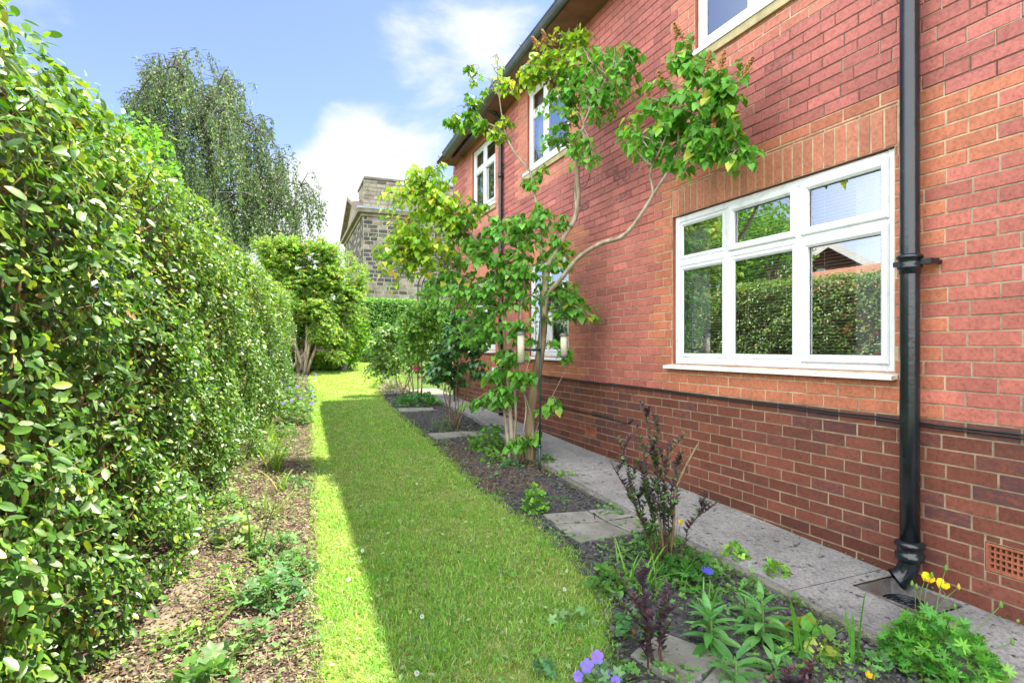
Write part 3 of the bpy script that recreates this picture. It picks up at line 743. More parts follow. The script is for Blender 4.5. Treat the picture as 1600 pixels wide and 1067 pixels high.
# air vents
for i, (a, b, c, d) in enumerate(VENTS):
    m = MB(); t = .014
    m.box((D - .004, a + .004, c + .004), (D + .04, b - .004, c + t)); m.box((D - .004, a + .004, d - t), (D + .04, b - .004, d - .004))
    m.box((D - .004, a + .004, c + t), (D + .04, a + t, d - t)); m.box((D - .004, b - t, c + t), (D + .04, b - .004, d - t))
    nb, nr = 9, 4 if d - c > .12 else 3
    for j in range(nb + 1):
        yy = a + t + (b - a - 2 * t) * j / nb; m.box((D + .006, yy - .004, c + t), (D + .03, yy + .004, d - t))
    for j in range(nr + 1):
        zz = c + t + (d - c - 2 * t) * j / nr; m.box((D + .004, a + t, zz - .0045), (D + .028, b - t, zz + .0045))
    m.box((D + .09, a, c), (D + .1, b, d))
    o = m.build('air_vent', M['terra'], house)
#@@PLANTS
# ------------------------------------------------------------------ lawn grass (nobody could count the blades)
def grass_area(y0, y1, dens, L, Wd, seg=2, xl=lawnL, xr=lawnR, edge=0.03):
    n = int(dens * (y1 - y0) * 2.2)
    ys = rng.uniform(y0, y1, n)
    a = np.array([xl(y) for y in ys]); b = np.array([xr(y) for y in ys])
    w = b - a
    keep = rng.uniform(0, 2.2, n) < w
    ys = ys[keep]; a = a[keep]; w = w[keep]; n = len(ys)
    xs = a - edge + rng.uniform(0, 1, n) * (w + 2 * edge)
    # tufts and thin patches
    pat = np.sin(xs * 5.1 + 1.3 * np.sin(ys * 3.3)) * np.sin(ys * 4.3 + 1.7 * np.sin(xs * 4.1)) + 0.5 * np.sin(xs * 17 + ys * 9) * np.sin(ys * 21 - xs * 7)
    keep = rng.uniform(-2.2, .9, n) < pat
    xs, ys, pat = xs[keep], ys[keep], pat[keep]; n = len(xs)
    P = np.stack([xs, ys, np.array([gz(y) for y in ys]) + 0.0], 1)
    d = rng.normal(size=(n, 3)) * np.array([.55, .55, 0]) + np.array([0, 0, 1])
    ln = L * rng.uniform(.45, 1.25, n) * (1 + .25 * pat)
    C = cols(n, [(5, (.26, .57, .07)), (4, (.35, .63, .10)), (3, (.18, .45, .055)), (2, (.55, .63, .20)), (1.6, (.64, .60, .34)), (1, (.32, .58, .22))], .2)
    pal2 = np.clip(.5 - .5 * pat + .3 * np.sin(xs * 2.3 + ys * 1.1), 0, 1)[:, None]
    C = C * (1 - .22 * pal2) + np.array([.50, .52, .20]) * .22 * pal2
    return blades(P, d, ln, Wd * rng.uniform(.7, 1.4, n), rng.uniform(.2, 1.6, n), np.clip(C, 0, 1), seg)
parts_ = [grass_area(1.0, 2.6, 26000, .042, .0030, 3), grass_area(2.6, 4.2, 20000, .040, .0036, 2), grass_area(4.2, 7.0, 10000, .038, .0052, 2),
          grass_area(7.0, 11.0, 4600, .038, .008, 2), grass_area(11, 20, 2600, .04, .012, 2)]
tag(npmesh('grass', *join(parts_), M['grass']), kind='stuff')
# small broad leaves, clippings and clover in the turf
n = 4200
ys = 1.3 + 9 * rng.uniform(0, 1, n) ** 1.7; xs = np.array([rng.uniform(lawnL(y), lawnR(y)) for y in ys])
cx = rng.uniform(0, 1, n) < .7
gx = np.round(xs * 6) / 6 + rng.normal(0, .035, n); gy = np.round(ys * 5) / 5 + rng.normal(0, .04, n)
xs = np.where(cx, gx + .06 * np.sin(gy * 9), xs); ys = np.where(cx, gy + .08 * np.sin(gx * 13), ys)
ok = np.array([lawnL(y) + .02 < x < lawnR(y) - .02 for x, y in zip(xs, ys)]); xs, ys = xs[ok], ys[ok]; n = len(xs)
P = np.stack([xs, ys, np.array([gz(y) for y in ys]) + rng.uniform(.018, .045, n)], 1)
A = rng.normal(size=(n, 3)) * np.array([1, 1, .3]) + np.array([0, 0, .15]); N = rng.normal(size=(n, 3)) * .35 + np.array([0, 0, 1])
tag(npmesh('lawn_weeds', *place(oval(.26, .08, .1), P, A, N, rng.uniform(.012, .034, n), cols(n, [(3, (.20, .40, .09)), (2, (.30, .46, .16)), (1, (.42, .50, .26))], .2)), M['leaf']), kind='stuff')
n = 260; ys = rng.uniform(1.8, 9, n); xs = np.array([rng.uniform(lawnL(y), lawnR(y)) for y in ys])
P = np.stack([xs, ys, np.array([gz(y) for y in ys]) + .03], 1)
def daisy_pts(): return [(0.48, 3.35), (0.36, 3.0), (0.62, 2.5), (0.5, 2.1), (1.1, 4.6), (1.35, 2.5)]
for i, (x, y) in enumerate(daisy_pts()):
    m = MB(); b = Vector((x, y, gz(y))); m.tube([b, b + Vector((.004, .002, .045))], .0010, 4, (.2, .4, .08, 1))
    c = b + Vector((.004, .002, .047)); k = 11
    for j in range(k):
        a = 2 * math.pi * j / k; u = Vector((math.cos(a), math.sin(a) * .6, math.sin(a) * .8)); w = Vector((-math.sin(a), math.cos(a) * .6, math.cos(a) * .8))
        m.add([c + u * .002, c + u * .008 + w * .002, c + u * .011, c + u * .008 - w * .002], [(0, 1, 2, 3)], (.8, .8, .78, 1))
    lab = ['in the sunlit strip near the hedge border', 'at the very edge of the hedge border', 'just inside the shade line', 'in the sunny grass at the bottom', 'in the shaded middle of the lawn', 'near the front dark shrub'][i]
    tag(m.build('daisy', M['petal']), 'tiny white daisy ' + lab, 'flower', 'daisies in the lawn')

# ------------------------------------------------------------------ loose soil and bark
def clods(name, n, fn, y0, y1, s0, s1, mat, flat=1.0, pw=1.8, stuffcol=((.9, .9, .95), (1.3, 1.25, 1.2))):
    base = np.array([(1, 0, 0), (-1, 0, 0), (0, 1, 0), (0, -1, 0), (0, 0, 1), (0, 0, -1)], float)
    T0 = np.array([(0, 2, 4), (2, 1, 4), (1, 3, 4), (3, 0, 4), (2, 0, 5), (1, 2, 5), (3, 1, 5), (0, 3, 5)])
    ys = y0 + (y1 - y0) * rng.uniform(0, 1, n) ** pw
    xs = np.array([rng.uniform(*fn(y)) for y in ys])
    s = s0 + (s1 - s0) * rng.uniform(0, 1, n) ** 3
    V = base[None] * rng.uniform(.5, 1.2, (n, 6, 1)) + rng.normal(0, .18, (n, 6, 3))
    V = V * s[:, None, None] * np.array([1, 1, .7 * flat])
    a = rng.uniform(0, 6.3, n); R0 = np.zeros((n, 3, 3)); R0[:, 0, 0] = np.cos(a); R0[:, 0, 1] = -np.sin(a); R0[:, 1, 0] = np.sin(a); R0[:, 1, 1] = np.cos(a); R0[:, 2, 2] = 1
    tl = rng.normal(0, .3, n); R1 = np.zeros((n, 3, 3)); R1[:, 1, 1] = 1; R1[:, 0, 0] = np.cos(tl); R1[:, 0, 2] = np.sin(tl); R1[:, 2, 0] = -np.sin(tl); R1[:, 2, 2] = np.cos(tl)
    V = np.einsum('nij,nkj->nki', R0 @ R1, V)
    P = np.stack([xs, ys, np.array([gz(y) for y in ys]) + .012 + s * .25], 1)
    V = V + P[:, None]
    T = (T0[None] + (np.arange(n) * 6)[:, None, None]).reshape(-1, 3)
    c0, c1 = np.array(stuffcol[0]), np.array(stuffcol[1])
    C = c0 + (c1 - c0) * rng.uniform(0, 1, (n, 1)); C = np.concatenate([C, np.ones((n, 1))], 1)
    return tag(npmesh(name, V.reshape(-1, 3), T, np.repeat(C, 6, 0), mat), kind='stuff')
bed = lambda y: (lawnR(y) - .03, pathL(y) - .03)
clods('soil_clods', 15000, bed, 1.0, 9.5, .004, .022, M['clod'])
border = lambda y: (hedgeX(y) - .1, lawnL(y) + .01)
# bark flakes
n = 34000
ys = 1.2 + 11 * rng.uniform(0, 1, n) ** 1.6; xs = np.array([rng.uniform(*border(y)) for y in ys])
P = np.stack([xs, ys, np.array([gz(y) for y in ys]) + rng.uniform(.006, .03, n)], 1)
A = rng.normal(size=(n, 3)) * np.array([1, 1, .25]); N = rng.normal(size=(n, 3)) * .4 + np.array([0, 0, 1])
C = cols(n, [(4, (1., .85, .8)), (3, (1.7, 1.3, 1.15)), (1.5, (.5, .4, .4)), (1.2, (1.9, 1.9, 1.0))], .25); C = np.clip(C, 0, 1)
C = np.clip(C * .8 + .1, 0, 1)
tag(npmesh('bark_mulch', *place(oval(.2, .05, .1), P, A, N, rng.uniform(.008, .027, n), C), M['mulch']), kind='stuff')
clods('hedge_border_clods', 5000, border, 1.2, 9, .004, .018, M['mulch'], stuffcol=((.4, .35, .35), (1, .9, .85)))
clods('brown_soil_clods', 7000, lambda y: (lawnR(y), 2.42 if y > 4.6 else 2.15), 4.2, 6.2, .004, .02, M['mulch'], pw=1.0, stuffcol=((.22, .19, .17), (.55, .47, .42)))
# seedlings and leaf litter scattered over both beds
def litter(name, n, fn, y0, y1, s0, s1, pal, mat='leaf', pw=1.7, up=.3, z=.03):
    ys = y0 + (y1 - y0) * rng.uniform(0, 1, n) ** pw; xs = np.array([rng.uniform(*fn(y)) for y in ys])
    cl = np.sin(xs * 9 + ys * 4) * np.sin(ys * 7 - xs * 3) + rng.normal(0, .6, n) > -.1
    xs, ys = xs[cl], ys[cl]; n = len(xs)
    P = np.stack([xs, ys, np.array([gz(y) for y in ys]) + rng.uniform(.01, z, n)], 1)
    A = rng.normal(size=(n, 3)) * np.array([1, 1, up]); N = rng.normal(size=(n, 3)) * .35 + np.array([0, 0, 1])
    return tag(npmesh(name, *place(oval(.32, .08, .1), P, A, N, rng.uniform(s0, s1, n), cols(n, pal, .22)), M[mat]), kind='stuff')
litter('seedling_cover', 2200, bed, 1.2, 9.5, .008, .022, [(3, (.10, .22, .04)), (2, (.18, .30, .06)), (1, (.30, .26, .12))])
litter('fallen_leaves', 15000, border, 1.3, 11, .008, .026, [(3, (.16, .30, .07)), (3, (.34, .42, .17)), (2, (.45, .40, .24)), (1, (.10, .22, .05))])
mossb = lambda y: (pathL(y) - .16, pathL(y) - .01)
litter('moss', 5200, mossb, 1.2, 6.5, .006, .013, [(3, (.16, .26, .03)), (2, (.10, .20, .03)), (1, (.22, .30, .05))], pw=1.3, z=.035)
litter('path_edge_weeds', 500, lambda y: (D - .03, D - .005), 1.2, 9, .008, .02, [(3, (.14, .26, .03)), (2, (.10, .20, .03))], z=.06)

def weeds(name, n, fn, y0, y1, s0, s1, tmpl, pal, z0=.02, z1=.07, pw=1.5, fq=6.0, th=.1):
    ys = y0 + (y1 - y0) * rng.uniform(0, 1, n) ** pw; xs = np.array([rng.uniform(*fn(y)) for y in ys])
    k = np.sin(xs * fq + 2 * np.sin(ys * fq * .6)) * np.sin(ys * fq * .9 - xs * 2) + rng.normal(0, .3, n) > th
    xs, ys = xs[k], ys[k]; n = len(xs)
    P = np.stack([xs, ys, np.array([gz(y) for y in ys]) + rng.uniform(z0, z1, n)], 1)
    A = rng.normal(size=(n, 3)) * np.array([1, 1, .3]); N = rng.normal(size=(n, 3)) * .4 + np.array([0, 0, 1])
    return tag(npmesh(name, *place(tmpl, P, A, N, rng.uniform(s0, s1, n), cols(n, pal, .2)), M['leaf']), kind='stuff')
WP = [(3, (.13, .32, .08)), (2, (.18, .38, .09)), (1, (.24, .44, .10))]
weeds('bed_weeds', 2300, lambda y: (lawnR(y) + .02, pathL(y) - .06), 1.1, 3.0, .02, .045, palmate(5, .4), WP, pw=1.2)
weeds('bed_weeds', 1500, lambda y: (lawnR(y) - .02, pathL(y) - .06), 2.8, 10, .016, .04, palmate(5, .4), WP, pw=1.3, th=.25)
weeds('border_weeds', 2600, lambda y: (hedgeX(y) - .05, lawnL(y)), 1.5, 10, .018, .042, palmate(5, .4), [(3, (.2, .36, .10)), (2, (.28, .42, .14)), (1, (.14, .3, .08))], pw=1.4, th=.15)
weeds('border_weeds', 3500, lambda y: (hedgeX(y) - .05, hedgeX(y) + .35), 1.5, 10, .015, .035, oval(.35), [(3, (.22, .38, .08)), (2, (.34, .46, .12)), (1, (.14, .3, .06))], pw=1.4, th=.0)
ragged = lambda y: (lawnR(y) - .02, lawnR(y) + .10)
def tufts(name, n, fn, y0, y1, L, Wd):
    ys = y0 + (y1 - y0) * rng.uniform(0, 1, n) ** 1.5; xs = np.array([fn(y)[0] + (fn(y)[1] - fn(y)[0]) * rng.uniform() ** 2 for y in ys])
    k = np.sin(ys * 11) + np.sin(ys * 23 + xs * 5) + rng.normal(0, .6, n) > .1; xs, ys = xs[k], ys[k]; n = len(xs)
    P = np.stack([xs, ys, np.array([gz(y) for y in ys])], 1); d = rng.normal(size=(n, 3)) * np.array([.6, .6, 0]) + np.array([0, 0, 1])
    return tag(npmesh(name, *blades(P, d, L * rng.uniform(.5, 1.4, n), Wd * rng.uniform(.7, 1.3, n), rng.uniform(.4, 1.8, n), cols(n, [(3, (.22, .44, .05)), (2, (.32, .50, .10)), (1, (.5, .5, .22))], .2), 3), M['grass']), kind='stuff')
tufts('grass_edge', 7000, ragged, 1.2, 9, .055, .0035)
tufts('grass_edge', 5000, lambda y: (lawnL(y) + .02, lawnL(y) - .09), 1.4, 9, .05, .0035)
n = 2600; ys = 1.4 + 8 * rng.uniform(0, 1, n) ** 1.5; xs = np.array([rng.uniform(*border(y)) for y in ys]); P = np.stack([xs, ys, np.array([gz(y) for y in ys]) + rng.uniform(.015, .04, n)], 1)
tag(npmesh('dry_straw', *blades(P, rng.normal(size=(n, 3)) * np.array([1, 1, .12]), rng.uniform(.03, .12, n), rng.uniform(.0015, .003, n), rng.uniform(0, .4, n), cols(n, [(3, (.62, .52, .34)), (2, (.45, .36, .22)), (1, (.4, .5, .15))], .2), 3), M['grass']), kind='stuff')
# ------------------------------------------------------------------ stones
def slab(pts, label,  th=.05, lift=.02, group='flagstones across the bed', mat=None):
    m = MB(); v = [Vector((x, y, gz(y) + lift)) for x, y in pts]; c = sum(v, Vector()) / len(v)
    n = len(v); top = [c + (p - c) * (1 - .012 / max((p - c).length, .05)) + Vector((0, 0, .006)) for p in v]
    m.add([*v, *top, *[p - Vector((0, 0, th)) for p in v]], [tuple(range(n, 2 * n))] + [(i, (i + 1) % n, n + (i + 1) % n, n + i) for i in range(n)] + [(2 * n + i, 2 * n + (i + 1) % n, (i + 1) % n, i) for i in range(n)])
    return tag(m.build('flagstone', mat or M['slab']), label, 'flagstone', group)
def gp_(px, py): p = gr(px, py); return (p.x, p.y)
slab([gp_(848, 808), gp_(918, 803), gp_(945, 819), gp_(868, 822)], 'small grey flagstone nearest the lawn, back row of the four joined ones')
slab([gp_(920, 802), gp_(985, 794), gp_(1008, 806), gp_(948, 818)], 'grey flagstone in the back row touching the path side')
slab([gp_(866, 824), gp_(946, 820), gp_(988, 838), gp_(904, 852)], 'pale flagstone of the front row nearest the lawn')
slab([gp_(949, 819), gp_(1018, 810), gp_(1050, 826), gp_(990, 837)], 'flagstone of the front row under the tall purple shrub')
slab([gp_(1028, 992), gp_(1130, 1030), gp_(1080, 1085), gp_(985, 1030)], 'flagstone between the front purple shrub and the lance leaved plant')
slab([gp_(1135, 1031), gp_(1210, 1068), gp_(1175, 1130), gp_(1085, 1087)], 'flagstone mostly under the lance leaved plants at the bottom edge')
slab([gp_(620, 640), gp_(676, 639), gp_(680, 643), gp_(624, 645)], 'narrow pale stone strip at the far end of the dark soil')
slab([gp_(668, 680), gp_(716, 677), gp_(730, 684), gp_(680, 688)], 'flagstone beside the lawn left of the lilac trunks')
slab([gp_(718, 677), gp_(765, 676), gp_(785, 683), gp_(732, 684)], 'flagstone just behind the lilac trunks')
slab([gp_(215, 985), gp_(262, 945), gp_(300, 965), gp_(240, 1010)], 'dusty brown flagstone half hidden under the foot of the hedge', group='stones under the hedge', mat=M['dirty_slab'], lift=.008)
slab([gp_(262, 935), gp_(292, 890), gp_(330, 905), gp_(303, 955)], 'dusty brown flagstone behind the other one under the hedge', group='stones under the hedge', mat=M['dirty_slab'], lift=.008)
slab([(2.5, 10.4), (3.1, 10.4), (3.1, 11.2), (2.5, 11.2)], 'pale step slab at the far end of the path', .08, .05, None)

# gully
g = empty('drain_gully', (2.97, 1.84, gz(1.84)), 'rusty square drain gully under the black drainpipe', 'drain')
m = MB(); zt = gz(1.84) + .036; xa, xb, ya, yb = GX, D - .065, GY0, GY1; i_ = .05; zl = zt - .052
m.add([(xa, ya, zt), (xb, ya, zt), (xb, yb, zt), (xa, yb, zt), (xa + .02, ya + .02, zt + .004), (xb - .02, ya + .02, zt + .004), (xb - .02, yb - .02, zt + .004), (xa + .02, yb - .02, zt + .004),
       (xa + i_, ya + i_, zl), (xb - i_, ya + i_, zl), (xb - i_, yb - i_, zl), (xa + i_, yb - i_, zl)],
      [(0, 1, 5, 4), (1, 2, 6, 5), (2, 3, 7, 6), (3, 0, 4, 7), (4, 5, 9, 8), (5, 6, 10, 9), (6, 7, 11, 10), (7, 4, 8, 11), (8, 9, 10, 11)])
M['basin'] = plain('gully_basin', [(0.3, (0.09, 0.04, 0.03)), (0.5, (0.10, 0.095, 0.09)), (0.75, (0.22, 0.21, 0.20))], 9, 0.5, 0.4, 50)
m.build('basin', M['basin'], g)
m = MB(); c = Vector(((xa + xb) / 2, (ya + yb) / 2, zl + .012))
for r in (.03, .055, .08, .10): m.tube([c + Vector((r * math.cos(a), r * math.sin(a), 0)) for a in np.linspace(0, 6.283, 25)], .0055, 5, cap=False)
for a in (0, 1.05, 2.1): u = Vector((math.cos(a), math.sin(a), 0)); m.tube([c - u * .10, c + u * .10], .005, 5)
m.build('grate', M['iron'], g)

# ------------------------------------------------------------------ generic plants
PG = {}
def curve_pts(a, b, bow, n=6, wob=.0):
    a = Vector(a); b = Vector(b); o = []
    for i in range(n):
        t = i / (n - 1); p = a.lerp(b, t) + Vector(bow) * math.sin(math.pi * t)
        if wob and 0 < i < n - 1: p += Vector(np.random.default_rng(i * 7 + int(abs(a.x + a.y * 3) * 100)).normal(0, wob, 3))
        o.append(p)
    return o
def rosette(name, x, y, n, L, label, cat, tmpl=None, pal=None, mat='leaf', tilt=(.2, .9), h=.0, spread=.05, stem=True, group=None, z=None, flower=None, sm='gstem', Lv=.3):
    z0 = gz(y) if z is None else z
    root = empty(name, (x, y, z0), label, cat, group)
    tmpl = tmpl or oval(.28)
    a = rng.uniform(0, 2 * math.pi, n); el = rng.uniform(*tilt, n)
    P = np.stack([x + rng.normal(0, spread, n), y + rng.normal(0, spread, n), np.full(n, z0) + h * rng.uniform(.25, 1, n)], 1)
    A = np.stack([np.cos(a) * np.cos(el), np.sin(a) * np.cos(el), np.sin(el)], 1)
    # bases spread outwards on the leaf's own side
    P[:, :2] += A[:, :2] * (spread * .8)
    N = np.stack([-np.cos(a) * np.sin(el), -np.sin(a) * np.sin(el), np.cos(el)], 1) + rng.normal(0, .2, (n, 3))
    C = cols(n, pal or [(3, (.09, .22, .05)), (2, (.13, .28, .05))], .15)
    npmesh('leaves', *place(tmpl, P, A, N, L * rng.uniform(1 - Lv, 1 + Lv, n), C), M[mat], root, True)
    if stem and h > .03:
        m = MB()
        for p in P[:min(n, 60)]: m.tube(curve_pts((x + (p[0] - x) * .25, y + (p[1] - y) * .25, z0), p, (0, 0, .01), 4), [.0022, .002, .0016, .0012], 4)
        m.build('stems', M[sm], root)
    return root
def flower_head(root, p, r, k, col, centre=(.5, .4, .1), cup=.25, w=.45, name='flower', nrm=(0, 0, 1), stemfrom=None):
    m = MB(); p = Vector(p); nz = Vector(nrm).normalized(); ux = nz.orthogonal().normalized(); uy = nz.cross(ux)
    for j in range(k):
        a = 2 * math.pi * j / k; u = ux * math.cos(a) + uy * math.sin(a); s = -ux * math.sin(a) + uy * math.cos(a); ww = r * w
        up = nz * r * cup
        cc = tuple(min(1, c * random.uniform(.85, 1.15)) for c in col)
        m.add([p, p + u * r * .5 + s * ww + up * .4, p + u * r * .95 + s * ww * .7 + up, p + u * r + up * 1.1, p + u * r * .95 - s * ww * .7 + up, p + u * r * .5 - s * ww + up * .4], [(0, 1, 2, 3), (0, 3, 4, 5)], cc)
    m.tube([p, p + nz * r * .22], [r * .16, r * .1], 6, centre)
    if stemfrom is not None: m.tube(curve_pts(stemfrom, p, (.01, .0, .0), 6), .0018, 4, (.1, .2, .05, 1))
    return m.build(name, M['petal'], root)
def swords(name, x, y, n, L, Wd, label, cat, pal=None, spread=.03, lean=.35, bend=(.2, 1.0), group=None, seg=6):
    z0 = gz(y); root = empty(name, (x, y, z0), label, cat, group)
    P = np.stack([x + rng.normal(0, spread, n), y + rng.normal(0, spread, n), np.full(n, z0)], 1)
    d = rng.normal(size=(n, 3)) * np.array([lean, lean, 0]) + np.array([0, 0, 1])
    C = cols(n, pal or [(3, (.13, .30, .04)), (2, (.20, .36, .05))], .15)
    npmesh('leaves', *blades(P, d, L * rng.uniform(.55, 1.1, n), Wd * rng.uniform(.7, 1.2, n), rng.uniform(*bend, n), C, seg), M['leaf'], root, True)
    return root

GER = [(3, (.11, .26, .09)), (2, (.16, .33, .12))]
LIME = [(3, (.18, .42, .05)), (2, (.26, .50, .07))]
DARKG = [(3, (.05, .17, .035)), (2, (.08, .22, .04))]
# --- hedge border, from the camera outwards
def bushy(name, x, y, n, r, h, L, label, cat, tmpl, pal, mat='leaf', group=None, sm='gstem', nst=14, z=None):
    """low plant: stems from one foot, leaves through a dome"""
    z0 = gz(y) if z is None else z; root = empty(name, (x, y, z0), label, cat, group)
    u = unit(n); u[:, 2] = np.abs(u[:, 2]); rad = rng.uniform(.45, 1, n) ** .6
    P = np.stack([x + u[:, 0] * r * rad, y + u[:, 1] * r * rad, z0 + .01 + u[:, 2] * h * rad], 1)
    A = u * np.array([1, 1, .35]) + rng.normal(0, .5, (n, 3)); N = u * .5 + np.array([0, 0, 1]) + rng.normal(0, .35, (n, 3))
    npmesh('leaves', *place(tmpl, P - A * L * .4 / np.linalg.norm(A, axis=1, keepdims=True), A, N, L * rng.uniform(.6, 1.25, n), cols(n, pal, .2)), M[mat], root, True)
    m = MB()
    for i in range(min(nst, n)):
        p = P[i]; m.tube(curve_pts((x + rng.normal(0, .01), y + rng.normal(0, .01), z0 - .01), p, (0, 0, .01), 5), [.003, .0028, .0024, .002, .0012], 5)
    m.build('stems', M[sm], root)
    return root
g = bushy('geranium', -.20, 2.32, 46, .17, .13, .085, 'sunlit clump of broad lobed pale leaves at the bottom of the hedge border', 'plant', palmate(5, .35), [(3, (.22, .38, .15)), (2, (.14, .30, .08))])
bushy('geranium', .0, 2.98, 100, .17, .14, .062, 'dark green lobed geranium beside the lawn edge in the hedge border', 'plant', palmate(5, .5), GER)
bushy('geranium', .02, 3.55, 80, .16, .13, .06, 'lobed green geranium clump beyond the darkest one in the hedge border', 'plant', palmate(5, .5), [(3, (.15, .30, .10)), (2, (.2, .36, .13))])
bushy('geranium', -.22, 3.85, 26, .13, .17, .085, 'big pale round leaved plant near the foot of the hedge', 'plant', palmate(5, .3), [(3, (.24, .38, .19)), (2, (.3, .42, .2)), (1, (.35, .42, .05))])
bushy('creeping_plant', -.33, 2.72, 70, .14, .06, .035, 'small leaved seedlings at the hedge foot beside the half buried stones', 'plant', oval(.36), [(3, (.18, .34, .08)), (1, (.3, .4, .12))])
bushy('creeping_plant', -.28, 2.28, 70, .13, .10, .045, 'ivy like sprigs at the very bottom below the hedge', 'plant', oval(.4), [(3, (.16, .32, .08)), (1, (.3, .4, .12))])
swords('sword_leaved_plant', -.10, 3.02, 11, .30, .014, 'arching sword leaves bent right in the hedge border', 'plant', lean=.6, bend=(.8, 1.8))
swords('sword_leaved_plant', -.12, 3.6, 5, .36, .013, 'upright dark flower stems in the hedge border', 'plant', [(3, (.10, .22, .05))], lean=.12, bend=(0, .3))
swords('sword_leaved_plant', .0, 4.3, 14, .30, .013, 'leaning yellow green sword leaves halfway along the hedge border', 'plant', [(3, (.22, .38, .05)), (1, (.4, .42, .1))], lean=.5, bend=(.3, 1.2))
swords('sword_leaved_plant', .03, 5.6, 22, .34, .018, 'bright yellow green day lily fan in the hedge border', 'plant', [(3, (.30, .44, .04)), (2, (.18, .38, .04))], lean=.3, bend=(.1, .8))
swords('sword_leaved_plant', .02, 6.6, 16, .28, .018, 'small day lily fan beyond the brighter one', 'plant', [(3, (.30, .44, .04)), (2, (.2, .36, .05))], lean=.35)
bushy('creeping_plant', .16, 5.0, 50, .13, .09, .05, 'low green leaves by the lawn beside the day lily', 'plant', palmate(5, .4), GER)
bushy('creeping_plant', .10, 7.2, 120, .20, .18, .055, 'bushy plant in the border with pale sunlit leaves', 'plant', palmate(5, .4), [(3, (.22, .38, .14)), (1, (.14, .30, .08))])
for i, (x, y, r, h) in enumerate([(.28, 8.1, .26, .34), (.30, 9.1, .30, .42), (.42, 10.2, .30, .5)]):
    g = bushy('cranesbill', x, y, 480, r, h, .055, ['nearest', 'middle', 'farthest'][i] + ' of three leafy clumps with purple blue flowers spilling onto the lawn', 'plant', palmate(5, .45), [(3, (.14, .30, .09)), (2, (.22, .36, .14)), (1, (.3, .4, .1))], group='purple flowered clumps')
    for j in range(7):
        a = rng.uniform(0, 6.28); p = (x + r * .9 * math.cos(a), y + r * .9 * math.sin(a), gz(y) + h * rng.uniform(.5, 1.02))
        flower_head(g, p, .024, 5, (.22, .16, .62), nrm=(rng.normal(0, .4), -.6, .7), cup=.1)
bushy('geranium', -.10, 2.62, 34, .12, .10, .05, 'small lobed leaf clump between the pale and the dark geraniums', 'plant', palmate(5, .45), [(3, (.20, .38, .13))])
bushy('geranium', .10, 3.25, 60, .12, .12, .055, 'geranium leaning over the grass edge beside the darkest clump', 'plant', palmate(5, .5), [(3, (.15, .32, .12)), (2, (.2, .38, .15))])
bushy('creeping_plant', -.30, 4.6, 90, .15, .09, .04, 'leafy seedlings halfway along the foot of the hedge', 'plant', oval(.36), [(3, (.22, .40, .12)), (1, (.3, .44, .14))])
bushy('creeping_plant', -.02, 6.2, 90, .18, .12, .05, 'pale leafy patch around the bright day lily fan', 'plant', palmate(5, .4), [(3, (.26, .42, .16)), (1, (.16, .32, .09))])
swords('sword_leaved_plant', -.02, 3.35, 9, .22, .012, 'thin sword leaves leaning left behind the dark geranium', 'plant', [(3, (.2, .40, .06))], lean=.7, bend=(.6, 1.6))
swords('sword_leaved_plant', .06, 4.9, 12, .26, .012, 'narrow sword leaves crossing each other near the lawn edge', 'plant', [(3, (.24, .42, .06)), (1, (.45, .45, .1))], lean=.55, bend=(.4, 1.2))
# --- bed by the path
g = bushy('purple_geranium', 1.12, 1.80, 40, .12, .10, .05, 'violet blue cranesbill in flower at the bottom edge of the photo', 'flower', palmate(5, .5), [(3, (.14, .30, .12)), (2, (.2, .36, .16))])
for (px_, py_, r_) in ((917, 1040, .026), (933, 1026, .025), (943, 1052, .027), (903, 1056, .02), (962, 1063, .02)):
    p = at(px_, py_, 1.78 + .04 * (px_ % 2)); flower_head(g, p, r_, 5, (.30, .20, .85), (.5, .3, .5), cup=.12, w=.5, nrm=(-.25, -.9, .5), stemfrom=(1.12, 1.80, gz(1.8)))
bushy('geranium', 1.27, 2.28, 22, .10, .07, .052, 'pale lobed leaves growing out of the lawn near its right edge', 'plant', palmate(5, .4), [(3, (.24, .42, .16))])
bushy('geranium', .96, 1.98, 12, .06, .05, .045, 'pair of lobed weed leaves in the shaded grass at the bottom', 'plant', palmate(5, .4), [(3, (.12, .30, .14))])
